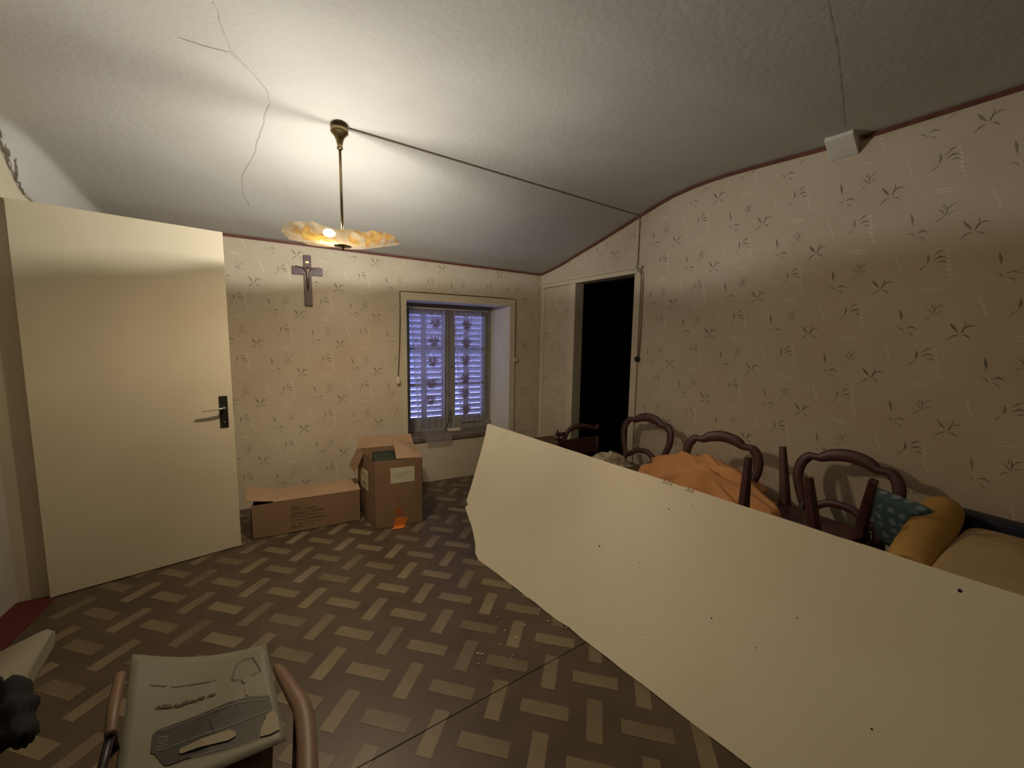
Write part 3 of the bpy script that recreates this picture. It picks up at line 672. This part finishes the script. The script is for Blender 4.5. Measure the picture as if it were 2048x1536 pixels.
# ---------------------------------------------------------------- balloon-back chairs
def chair_parts(t, seatm=M_seat):
    """local: front towards +y, floor at z=0"""
    yb_ = lambda z: -.205-(z-.45)*.20
    half = [(0, .565), (.055, .558), (.105, .525), (.150, .508), (.186, .575), (.212, .660), (.206, .733), (.178, .778), (.148, .786), (.118, .788), (.075, .812), (0, .826)]
    wd = [.020, .020, .020, .022, .023, .025, .027, .026, .020, .024, .033, .035]
    loop = [(x, z, w) for (x, z), w in zip(half, wd)]+[(-x, z, w) for (x, z), w in list(zip(half, wd))[-2:0:-1]]
    lp = cr(loop, 5, True)
    bm = B(); sweep(bm, [(x, yb_(z), z, w, .014) for x, z, w in lp], axis=(0, -.98, -.2), n=10, closed=True, sq=.8)
    obj('backrest', bm, M_wood, t, smooth=True)
    for s in (-1, 1):
        bm = B(); P_ = cr([(s*.185, -.30, 0, .015, .015), (s*.180, -.255, .12, .018, .018), (s*.175, -.215, .30, .022, .022), (s*.172, -.205, .43, .024, .022), (s*.162, yb_(.48), .48, .022, .018), (s*.158, yb_(.53), .53, .018, .014)], 4)
        sweep(bm, P_, axis=(0, 1, 0), n=8, sq=.65); obj('leg', bm, M_wood, t, smooth=True)
        bm = B(); P_ = cr([(s*.195, .235, 0, .017, .017), (s*.188, .215, .05, .013, .013), (s*.185, .200, .18, .018, .018), (s*.195, .205, .33, .026, .026), (s*.185, .190, .42, .026, .026)], 4)
        sweep(bm, P_, axis=(0, 1, 0), n=8, sq=.75); obj('leg', bm, M_wood, t, smooth=True)
    sh_ = [(-.165, -.200), (.165, -.200), (.205, .05), (.200, .19), (.10, .225), (0, .235), (-.10, .225), (-.200, .19), (-.205, .05)]
    bm = B(); prism(bm, [(x, y, .375) for x, y in sh_], (0, 0, .065)); bmesh.ops.bevel(bm, geom=list(bm.edges), offset=.006, segments=2, affect='EDGES'); obj('seat_frame', bm, M_wood, t)
    bm = B(); c = bm.verts.new((0, 0, .478)); rr = []
    for k, zz in ((.55, .474), (.85, .464), (.94, .450), (.95, .440)): rr.append([bm.verts.new((x*k, y*k, zz)) for x, y in sh_])
    n = len(sh_)
    for i in range(n): bm.faces.new((c, rr[0][i], rr[0][(i+1) % n]))
    for a, b in zip(rr, rr[1:]):
        for i in range(n): bm.faces.new((a[i], b[i], b[(i+1) % n], a[(i+1) % n]))
    bm.faces.new(rr[-1][::-1]); obj('seat', bm, seatm, t, smooth=True)
BASE = math.atan2(WN.y, WN.x)-PI/2      # local +y points into the room
def chair_at(t_, off, lab, rot=0, first=None):
    p = WD*t_+WN*off
    if first is None:
        c = thing('balloon_back_chair', lab, 'chair', (p.x, p.y, 0), BASE+rot, 'balloon-back chairs along the right wall'); chair_parts(c)
    else:
        c = copy_tree(first); c.location = (p.x, p.y, 0); c.rotation_euler = (0, 0, BASE+rot); c['label'] = lab
    return c
ch1 = chair_at(1.53, .41, 'dark balloon-back chair against the wall nearest the dark doorway', 0)
ch2 = chair_at(2.215, .55, 'dark balloon-back chair rising behind the orange blanket', .12, ch1)
ch3 = chair_at(2.76, .42, 'dark balloon-back chair between the upturned legs and the teal cushion', -.05, ch1)
# upturned stool resting on the seat of the chair nearest the cushions
t = thing('upturned_stool', 'upturned dark stool with tapering legs pointing up right of the orange blanket', 'stool', (-.15, -2.76, .486), 0)
bm = B(); box(bm, -.215, .215, -.20, .20, 0, .045, bev=.008); obj('seat', bm, M_wood, t)
for lx, ly, bx, by in ((.229, .229, .19, .17), (-.168, .175, -.185, .17), (-.225, -.122, -.195, -.16), (-.015, -.265, .14, -.185)):
    bm = B()
    sweep(bm, cr([(bx, by, .03, .026, .026), (bx+(lx-bx)*.25, by+(ly-by)*.25, .14, .022, .022), (lx, ly, .354, .0155, .0155)], 4), axis=(0, 1, 0), n=8, sq=.5); obj('leg', bm, M_wood, t)
# carved daybed whose scrolled end shows above the board before the dark opening
t = thing('carved_daybed', 'low dark carved daybed before the dark doorway, its scrolled end with a finial showing', 'daybed', (-.30, -1.12, 0))
bm = B(); box(bm, -.20, .22, .02, .66, .36, .43, bev=.01); obj('seat_frame', bm, M_wood, t)
bm = B(); box(bm, -.19, .20, .03, .65, .43, .47, bev=.018); obj('seat', bm, M_seat, t, smooth=True)
for lx, ly in ((-.19, 0), (.22, 0), (-.19, .64), (.20, .64)):
    bm = B(); sweep(bm, cr([(lx, ly, 0, .018, .018), (lx, ly, .10, .014, .014), (lx, ly, .30, .026, .026), (lx, ly, .42, .024, .024)], 4), n=10); obj('leg', bm, M_wood, t, smooth=True)
bm = B(); sweep(bm, [(-.19, 0, .40, .020, .020), (-.19, 0, .56, .018, .018), (-.19, 0, .615, .022, .022)], n=10); obj('post', bm, M_wood, t, smooth=True)
bm = B(); sweep(bm, [(.22, 0, .40, .020, .020), (.22, 0, .60, .018, .018)], n=10); obj('post', bm, M_wood, t, smooth=True)
bm = B(); lathe(bm, [(.022, 0), (.030, .010), (.026, .020), (.013, .030), (.012, .036), (.021, .050), (.018, .060), (.007, .072), (.005, .086)], 14, (-.19, 0, .61)); obj('finial', bm, M_wood, t, smooth=True)
bm = B(); sweep(bm, cr([(-.185, 0, .60, .016, .016), (-.165, 0, .585, .020, .018), (-.130, 0, .600, .022, .020), (-.108, 0, .635, .020, .020), (-.085, 0, .672, .020, .022), (-.03, 0, .700, .022, .024), (.05, 0, .705, .024, .024), (.14, 0, .690, .020, .022), (.20, 0, .672, .018, .020), (.235, 0, .700, .012, .014)], 5), axis=(0, 1, 0), n=10)
ball(bm, (-.155, 0, .652), .021); sweep(bm, [(-.155, 0, .655, .014, .014), (-.12, 0, .655, .012, .014)], n=8); obj('scrolled_arm', bm, M_wood, t, smooth=True)
bm = B(); box(bm, -.18, .21, -.012, .012, .47, .60, bev=.004); obj('end_panel', bm, M_wood, t)

# ---------------------------------------------------------------- blankets
def mound(name, m, label, c, rx, ry, h0, h1, rot, folds, seed, nx=70, ny=60, skirt=.10, th=.012, amp=.012):
    rnd = random.Random(seed); ph = [rnd.uniform(0, 6) for _ in range(8)]
    bm = B(); R = []
    for j in range(ny+1):
        row = []
        for i in range(nx+1):
            a = (i/nx*2-1); b = (j/ny*2-1)
            # square to disc
            x = a*math.sqrt(1-b*b/2); y = b*math.sqrt(1-a*a/2); r = math.hypot(x, y)
            wob = 1+.10*math.sin(3*math.atan2(y, x)+ph[0])+.06*math.sin(7*math.atan2(y, x)+ph[1])
            z = h0+(h1-h0)*(1-sst(0.25, 1.0, r))
            z += (amp*math.sin(9*x+4*math.sin(2.2*y+ph[2])+ph[3])+amp*.8*math.sin(7*y+3*math.sin(3*x+ph[4])))*(1-sst(.7, 1, r))
            for (fx_, fy_, fa, fw, fh) in folds:
                d_ = (x-fx_)*math.sin(fa)-(y-fy_)*math.cos(fa)+.10*math.sin(3*((x-fx_)*math.cos(fa)+(y-fy_)*math.sin(fa)))
                z += fh*math.exp(-(d_/(fw*(.35 if d_ < 0 else 1.3)))**2)*(1-sst(.8, 1, r))
            if r > .86: z -= skirt*sst(.86, 1, r)
            X = x*rx*wob; Y = y*ry*wob
            row.append(bm.verts.new((c[0]+X*math.cos(rot)-Y*math.sin(rot), c[1]+X*math.sin(rot)+Y*math.cos(rot), z)))
        R.append(row)
    for j in range(ny):
        for i in range(nx): bm.faces.new((R[j][i], R[j][i+1], R[j+1][i+1], R[j+1][i]))
    o = obj(name, bm, m, smooth=True); s = o.modifiers.new('thick', 'SOLIDIFY'); s.thickness = th; s.offset = -1
    return tag(o, label, 'blanket')
mound('orange_blanket', M_orange, 'rumpled orange-tan wool blanket heaped on the chairs behind the board', (-.10, -2.20), .34, .50, .50, .655, .08, [(-.20, 0, 1.50, .15, .045), (-.60, .1, 1.85, .10, .040), (-.45, -.25, .9, .07, .030), (-.75, -.2, 1.2, .06, .03)], 3, amp=.007)
ol = mound('upper_layer', M_orange, None, (-.05, -2.13), .25, .36, .585, .668, .06, [(-.1, 0, 1.55, .16, .020), (-.55, .2, 1.3, .07, .022), (-.3, -.6, .9, .06, .02)], 5, skirt=.015, amp=.006); ol.parent = bpy.data.objects['orange_blanket']; del ol['category']
mound('crochet_blanket', M_crochet, 'bundled brown and cream crocheted blanket on the seat nearest the dark doorway', (-.25, -1.48), .20, .20, .475, .545, 0, [(.2, .2, .6, .15, .015)], 8, nx=50, ny=40, skirt=.01, amp=.012)


# ---------------------------------------------------------------- bedding on a low chest at the right edge
t = thing('low_chest', 'low dark chest standing behind the board under the cushions', 'chest', (0, 0, 0))
bm = B(); box(bm, -.54, .36, -4.05, -3.14, .03, .49, bev=.008); obj('chest_body', bm, M_wood, t)
bm = B(); box(bm, -.56, .38, -4.07, -3.12, .49, .515, bev=.006); obj('chest_lid', bm, M_wood, t)
for x in (-.51, .33):
    for y in (-4.02, -3.17): bxo('foot', M_wood, t, x-.025, x+.025, y-.025, y+.025, 0, .03)
def pad(name, m, sx, sy, sz, loc, rot, label, cat, round_=.35, sub=3, seam=None):
    bm = B(); box(bm, -sx/2, sx/2, -sy/2, sy/2, -sz/2, sz/2)
    bmesh.ops.subdivide_edges(bm, edges=list(bm.edges), cuts=5, use_grid_fill=True)
    rnd = random.Random(len(label))
    for v in bm.verts:
        a, b = abs(v.co.x)/(sx/2), abs(v.co.y)/(sy/2); k = (1-a**3)*(1-b**3)
        v.co.z *= (1-round_)+round_*k; v.co.z += rnd.uniform(-.003, .003); v.co.x *= 1-.03*b*b; v.co.y *= 1-.03*a*a
    o = obj(name, bm, m, smooth=True); o.modifiers.new('soft', 'SUBSURF').levels = 1; o.modifiers['soft'].render_levels = 2
    o.location = loc; o.rotation_euler = rot; return tag(o, label, cat)
pad('teal_cushion', M_teal, .30, .25, .09, (.14, -3.04, .585), (.1, 1.15, -.25), 'teal flowered cushion wedged between the last chair and the mustard bolster', 'cushion')
bm = B(); sweep(bm, cr([(-.34, 0, 0, .045, .045), (-.325, 0, 0, .065, .065), (-.2, 0, 0, .074, .074), (.1, 0, 0, .074, .074), (.27, 0, 0, .068, .068), (.29, 0, 0, .045, .045)], 5), axis=(0, 0, 1), n=24)
o = obj('bolster', bm, M_yellow, smooth=True); o.location = (.03, -3.155, .622); o.rotation_euler = (0, -.14, .13); tag(o, 'mustard yellow bolster lying beside the teal flowered cushion', 'bolster')
pad('cream_cushion', M_creamf, .80, .52, .15, (-.08, -3.50, .592), (0, .0, .10), 'thick cream mattress cushion at the right edge beside the mustard bolster', 'cushion')
pad('cream_pillow', M_creamf, .46, .40, .10, (.10, -3.60, .712), (.03, -.03, .25), 'cream pillow on top of the thick cream cushion at the right edge', 'pillow')
bm = B(); box(bm, .33, .43, -3.36, -3.12, .50, .665, bev=.012); tag(obj('navy_bag', bm, M_navy, smooth=True), 'dark navy bag against the wall behind the mustard bolster', 'bag')


# ---------------------------------------------------------------- cardboard boxes
t = thing('long_carton', 'long low cardboard carton lying against the wallpapered wall', 'box', (-2.677, -.619, 0), 0)
Lb, Db, Hb = .712, .27, .248
def panel(name, parent, pts, vec, m=M_card): return obj(name, prism(B(), pts, vec), m, parent)
panel('front_panel', t, [(0, 0, .001), (Lb, 0, .001), (Lb, 0, Hb), (0, 0, Hb-.004)], (0, .004, 0)); panel('rear_panel', t, [(0, Db, .001), (Lb, Db, .001), (Lb, Db, Hb), (0, Db, Hb)], (0, -.004, 0))
panel('end_panel', t, [(Lb, 0, .001), (Lb, Db, .001), (Lb, Db, Hb), (Lb, 0, Hb)], (-.004, 0, 0)); panel('bottom_panel', t, [(0, 0, .001), (Lb, 0, .001), (Lb, Db, .001), (0, Db, .001)], (0, 0, .004))
panel('end_panel', t, [(0, 0, .001), (0, Db, .001), (0, Db, Hb-.03), (0, 0, Hb-.03)], (.004, 0, 0))
panel('top_flap', t, [(.135, .0, Hb), (Lb, 0, Hb), (Lb, Db, Hb+.002), (.10, Db, Hb+.002)], (0, 0, .004), M_card2)
panel('end_flap', t, [(.135, .002, Hb+.006), (.10, Db, Hb+.010), (-.045, Db-.01, Hb+.052), (-.028, .0, Hb+.036)], (0, 0, .004), M_card2)
bm = B(); f = lambda a, b: (a, -.0008, b)
random.seed(5)
for i, (a, ln, zt) in enumerate(((.245, .07, .195), (.245, .16, .172), (.24, .21, .147), (.24, .20, .122), (.24, .22, .095), (.24, .19, .068), (.24, .15, .043))): scribble(bm, f, a, zt-.012, ln, .017, th=.10)
tag(obj('printed_lettering', bm, M_ink, t), kind='stuff')

t = thing('tall_carton', 'tall open cardboard carton with white labels under the window', 'box', (-1.89, -.828, 0), math.radians(-4.2))
Lt, Dt, Ht = .352, .44, .515
sk = -.06
p00, p10, p11, p01 = (0, 0), (Lt, 0), (Lt-.0, Dt), (-.10, Dt)
panel('front_panel', t, [(0, 0, .001), (Lt, 0, .001), (Lt, 0, Ht), (0, 0, Ht)], (0, .004, 0))
panel('left_panel', t, [(0, 0, .001), (0, 0, Ht), (-.10, Dt, Ht), (-.10, Dt, .001)], (.004, 0, 0)); panel('right_panel', t, [(Lt, 0, .001), (Lt, 0, Ht), (Lt, Dt, Ht), (Lt, Dt, .001)], (-.004, 0, 0))
panel('rear_panel', t, [(-.10, Dt, .001), (Lt, Dt, .001), (Lt, Dt, Ht), (-.10, Dt, Ht)], (0, -.004, 0)); panel('bottom_panel', t, [(0, 0, .002), (Lt, 0, .002), (Lt, Dt, .002), (-.10, Dt, .002)], (0, 0, .004))
panel('rear_flap', t, [(-.10, Dt, Ht), (Lt, Dt, Ht), (Lt-.01, Dt+.06, Ht+.075), (-.09, Dt+.05, Ht+.085)], (0, .004, 0), M_card2)
panel('left_flap', t, [(-.002, .0, Ht), (-.10, Dt, Ht), (-.090, Dt-.01, Ht), (.012, .0, Ht-.03)], (.004, 0, 0), M_card2)
panel('left_outer_flap', t, [(-.058, .25, Ht-.002), (-.10, Dt, Ht-.002), (-.165, Dt-.03, Ht-.13), (-.125, .27, Ht-.15)], (0, 0, .004))
panel('right_flap', t, [(Lt, 0, Ht+.001), (Lt, Dt, Ht+.001), (Lt-.17, Dt+.06, Ht+.060), (Lt-.19, .01, Ht+.006)], (0, 0, .004), M_card2)
bm = B(); box(bm, .012, Lt-.012, .02, Dt-.03, .10, Ht-.03, bev=.006); obj('contents', bm, M_green, t)
def sticker(parent, x0, x1, z0, z1, lines, name='paper_label'):
    lb_ = obj(name, prism(B(), [(x0, -.0004, z0), (x1, -.0004, z0), (x1, -.0004, z1), (x0, -.0004, z1)], (0, -.0006, 0)), M_label, parent)
    bm = B(); f = lambda a, b: (a, -.0014, b)
    for a, b, ln, s in lines: scribble(bm, f, a, b, ln, s, gap=.08)
    tag(obj('printed_lettering', bm, M_labelink, lb_), kind='stuff'); return lb_
sticker(t, .118, .292, .340, .457, [(.13, .442, .04, .006), (.13, .420, .14, .004), (.13, .408, .12, .004), (.13, .396, .14, .004), (.13, .384, .10, .004), (.22, .362, .06, .006), (.13, .372, .06, .004)])
lb2 = obj('paper_label', prism(B(), [(-.0345, .15, .245), (-.0345, .15, .405), (-.0778, .34, .385), (-.0778, .34, .235)], (-.0012, 0, 0)), M_label, t)
bm = B(); f = lambda a, b: (-.0345-(a-.15)*.2279-.0030, a, b)
for q in (.36, .345, .33): scribble(bm, f, .18, q, .11, .010)
for k in range(14): ribbon(bm, f, [(.18+k*.009, .27, .002), (.18+k*.009, .305, .002)], 0)
tag(obj('printed_lettering', bm, M_labelink, lb2), kind='stuff')
bm = B(); prism(bm, [(.150, -.0006, .075), (.246, -.0006, .062), (.216, -.0008, .001), (.135, -.0008, .001)], (0, -.0012, 0)); prism(bm, [(.135, -.002, .0022), (.216, -.002, .0022), (.200, -.045, .0022), (.118, -.040, .0022)], (0, 0, .0012)); obj('orange_sticker', bm, M_tape, t)
bm = B(); f = lambda a, b: (a, -.0008, b)
ribbon(bm, f, [(.165, .205, .002), (.178, .225, .006), (.182, .235, .002)], 0)
obj('orange_print', bm, M_tape2, t); bm = B()
prism(bm, [(.150, -.0002, .090), (.205, -.0002, .085), (.190, -.0002, .150), (.148, -.0002, .15)], (0, -.0004, 0)); obj('orange_print', bm, M_tape2, t)

# ---------------------------------------------------------------- chair with leaflet, bottom left
ZP = .46
t = thing('metal_frame_chair', 'low chair with pale wooden armrests and black metal frame under the leaflet', 'chair', (-2.53, -2.68, 0), 0)
bm = B(); prism(bm, [(-.18, -.30, .395), (.16, -.32, .395), (.145, .02, .395), (.07, .17, .395), (-.15, .19, .395), (-.21, .0, .395)], (0, 0, .035)); bmesh.ops.bevel(bm, geom=list(bm.edges), offset=.012, segments=2, affect='EDGES'); obj('seat', bm, M_seat, t, smooth=True)
bm = B(); sweep(bm, cr([(-.219, .245, .50, .011, .011), (-.208, .19, .50, .0115, .011), (-.193, .12, .495, .0115, .011), (-.182, .07, .48, .0105, .011)], 5), axis=(0, 0, 1), n=10, sq=.8); ball(bm, (-.219, .245, .50), .0112); obj('armrest', bm, M_pale_wood, t, smooth=True)
bm = B(); sweep(bm, cr([(.140, .175, .44, .008, .010), (.155, .13, .455, .014, .012), (.185, .05, .46, .019, .013), (.215, -.04, .46, .022, .014), (.225, -.16, .46, .022, .014), (.225, -.32, .46, .022, .014)], 5), axis=(0, 0, 1), n=10, sq=.8); obj('armrest', bm, M_pale_wood, t, smooth=True)
for pts in ([(-.184, .085, .48), (-.180, .02, .45), (-.18, -.10, .43), (-.18, -.30, .42)], ): 
    bm = B(); sweep(bm, pts, w=.009, n=8); obj('seat_rail', bm, M_black, t, smooth=True)
for (a, b) in (((-.184, .085, .47), (-.23, .22, 0)), ((-.18, -.28, .42), (-.21, -.34, 0)), ((.20, .02, .45), (.17, .20, 0)), ((.21, -.30, .45), (.20, -.36, 0))):
    bm = B(); rod(bm, a, b, .009); obj('leg', bm, M_black, t, smooth=True)
bm = B(); rod(bm, (-.235, .20, .05), (.172, .185, .05), .006); obj('stretcher', bm, M_black, t)
# leaflet, sagging slightly in the middle
def bilin(u, v):
    TL, TR, BR, BL = (-2.7717, -2.2897), (-2.4216, -2.4185), (-2.3505, -2.7819), (-2.70, -2.93)
    BLc = (-2.655, -2.80)
    x = (1-u)*(1-v)*TL[0]+u*(1-v)*TR[0]+u*v*BR[0]+(1-u)*v*BLc[0]; y = (1-u)*(1-v)*TL[1]+u*(1-v)*TR[1]+u*v*BR[1]+(1-u)*v*BLc[1]
    return x, y
def sag(x, y):
    # distance along the top-edge direction, 0 at left edge, 1 at right edge
    s = ((x+2.7717)*.9385+(y+2.2897)*(-.3453)-(-(y+2.2897))*.30*0)/.373
    s = min(1, max(0, s)); return ZP-.024*math.sin(PI*s)
lt = thing('leaflet', 'large printed leaflet with a picture of a dark appliance, lying on the low chair', 'leaflet')
bm = B(); n = 16; R = [[bm.verts.new(bilin(i/n, j/n)+(sag(*bilin(i/n, j/n)),)) for i in range(n+1)] for j in range(n+1)]
for j in range(n):
    for i in range(n): bm.faces.new((R[j][i], R[j+1][i], R[j+1][i+1], R[j][i+1]))
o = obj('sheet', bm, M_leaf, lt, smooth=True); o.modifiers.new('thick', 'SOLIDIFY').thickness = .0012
def shape(name, pts, m, dz=.0022, depth=2):
    bm = B(); f_ = bm.faces.new([bm.verts.new((x, y, 0)) for x, y in pts]); bmesh.ops.triangulate(bm, faces=[f_])
    bmesh.ops.subdivide_edges(bm, edges=list(bm.edges), cuts=5)
    for v in bm.verts: v.co.z = sag(v.co.x, v.co.y)+dz
    return obj(name, bm, m, lt)
def stroke(name, lines, m, h=.0012, dz=.0026):
    bm = B()
    for pts in lines:
        q = []
        for a, b in zip(pts, pts[1:]):
            k = max(2, int(math.dist(a, b)/.01)); q += [(a[0]+(b[0]-a[0])*i/k, a[1]+(b[1]-a[1])*i/k, h) for i in range(k)]
        q.append(pts[-1]+(h,)); ribbon(bm, lambda a, b: (a, b, sag(a, b)+dz), q, 0)
    return obj(name, bm, m, lt)
shape('printed_appliance', [(-2.6412, -2.604), (-2.6339, -2.5941), (-2.54, -2.603), (-2.4425, -2.6099), (-2.3955, -2.6309), (-2.384, -2.6795), (-2.4008, -2.6997), (-2.4074, -2.7468), (-2.4766, -2.7429), (-2.5793, -2.7231), (-2.5906, -2.715), (-2.6202, -2.6666), (-2.6288, -2.6597)], M_pdark)
shape('printed_slot', [(-2.5665, -2.6931), (-2.52, -2.6955), (-2.4712, -2.6982), (-2.4577, -2.7106), (-2.456, -2.7229), (-2.4688, -2.7277), (-2.5595, -2.7112), (-2.5659, -2.704)], M_pyel, .0050)
shape('printed_side', [(-2.384, -2.6829), (-2.3948, -2.6901), (-2.4052, -2.7248), (-2.4052, -2.7479), (-2.385, -2.752), (-2.3650, -2.748), (-2.372, -2.7031)], M_pyel, .0032)
stroke('printed_outline', [[(-2.6251, -2.6045), (-2.4572, -2.6233), (-2.3988, -2.6418)], [(-2.5927, -2.6693), (-2.4964, -2.6857), (-2.4407, -2.6832), (-2.3956, -2.6801)], [(-2.4066, -2.7500), (-2.4766, -2.7450), (-2.54, -2.733)]], M_pline, .0008, .0036)
stroke('printed_vent', [[(-2.6243+.001*k, -2.6227-.0065*k), (-2.603+.001*k, -2.6317-.0065*k)] for k in range(7)], M_pline, .0011, .0036)
stroke('printed_lamp', [[(-2.4945, -2.5176), (-2.4925, -2.4612), (-2.4732, -2.4489), (-2.452, -2.4592), (-2.436, -2.4974), (-2.4252, -2.5276), (-2.4463, -2.5334)], [(-2.4945, -2.5176), (-2.487, -2.5272), (-2.4647, -2.5369)]], M_pink, .0011)
stroke('printed_lamp_stem', [[(-2.468, -2.5369), (-2.4588, -2.5544)], [(-2.4543, -2.5717), (-2.448, -2.6037)]], M_pink2, .0024)
random.seed(9)
def tline(p, q, size, m, th):
    d = Vector((q[0]-p[0], q[1]-p[1])); L_ = d.length; d.normalize(); nn_ = Vector((-d.y, d.x))
    bm = B(); scribble(bm, lambda a, b: (p[0]+d.x*a+nn_.x*b, p[1]+d.y*a+nn_.y*b, sag(p[0]+d.x*a, p[1]+d.y*a)+.0026), 0, -size/2, L_, size, gap=.05, th=th); tag(obj('printed_lettering', bm, m, lt), kind='stuff')
tline((-2.6928, -2.4205), (-2.633, -2.4518), .009, M_pink2, .12); tline((-2.630, -2.4530), (-2.5366, -2.4852), .009, M_pink2, .12)
tline((-2.6558, -2.5121), (-2.6021, -2.535), .012, M_pink, .17); tline((-2.592, -2.5345), (-2.527, -2.547), .012, M_pink, .17)

# ---------------------------------------------------------------- stool with pillow and black bag, far bottom left
t = thing('dark_stool', 'dark stool at the lower left corner carrying the pale pillow', 'stool', (-3.10, -2.36, 0))
bm = B(); prism(bm, [(.13*math.cos(k*PI/8)-.05, .16*math.sin(k*PI/8), .33) for k in range(16)], (0, 0, .03)); obj('seat', bm, M_black, t)
for a in (45, 135, 225, 315):
    bm = B(); ca, sa = math.cos(math.radians(a)), math.sin(math.radians(a)); rod(bm, (.08*ca-.05, .10*sa, .33), (.12*ca-.05, .15*sa, 0), .012); obj('leg', bm, M_black, t)
bm = B(); pp = [(-3.015, -2.083), (-3.045, -2.098), (-3.091, -2.17), (-3.16, -2.32), (-3.19, -2.45), (-3.00, -2.50), (-2.945, -2.44), (-2.958, -2.388), (-2.985, -2.25), (-3.005, -2.12)]
prism(bm, [(x, y, .445) for x, y in pp], (0, 0, .05)); bmesh.ops.bevel(bm, geom=list(bm.edges), offset=.014, segments=3, affect='EDGES')
tag(obj('seat_pillow', bm, M_pillow, smooth=True), 'off-white pillow at the left edge above the red threshold', 'pillow')
bm = B(); box(bm, -3.17, -3.03, -2.46, -2.24, .36, .445, bev=.01); tag(obj('folded_cloth', bm, M_blackcloth), 'dark folded cloth under the off-white pillow', 'cloth')
bm = B(); random.seed(4)
for v in ball(bm, (0, 0, 0), 1, sub=4).verts:
    d_ = v.co.normalized(); k = 1+.13*math.sin(5*d_.x+2*d_.z)+.10*math.sin(9*d_.y+4*d_.z+1)+.05*math.sin(17*d_.x+13*d_.y)
    v.co = Vector((d_.x*.042*k, d_.y*.125*k, d_.z*.05*k))
ball(bm, (-.035, .105, .028), .024, 1, 1.1, .8, 2)
sweep(bm, cr([(-.02, .09, .03), (-.05, .12, .045), (-.055, .07, .05), (-.03, .03, .05)], 4), w=.006, n=6)
o = obj('black_bag', bm, M_blackcloth, smooth=True); o.location = (-2.905, -2.515, .535); o.rotation_euler = (0, .1, .45)
tag(o, 'lumpy black cloth bag at the bottom left corner in front of the pillow', 'bag')
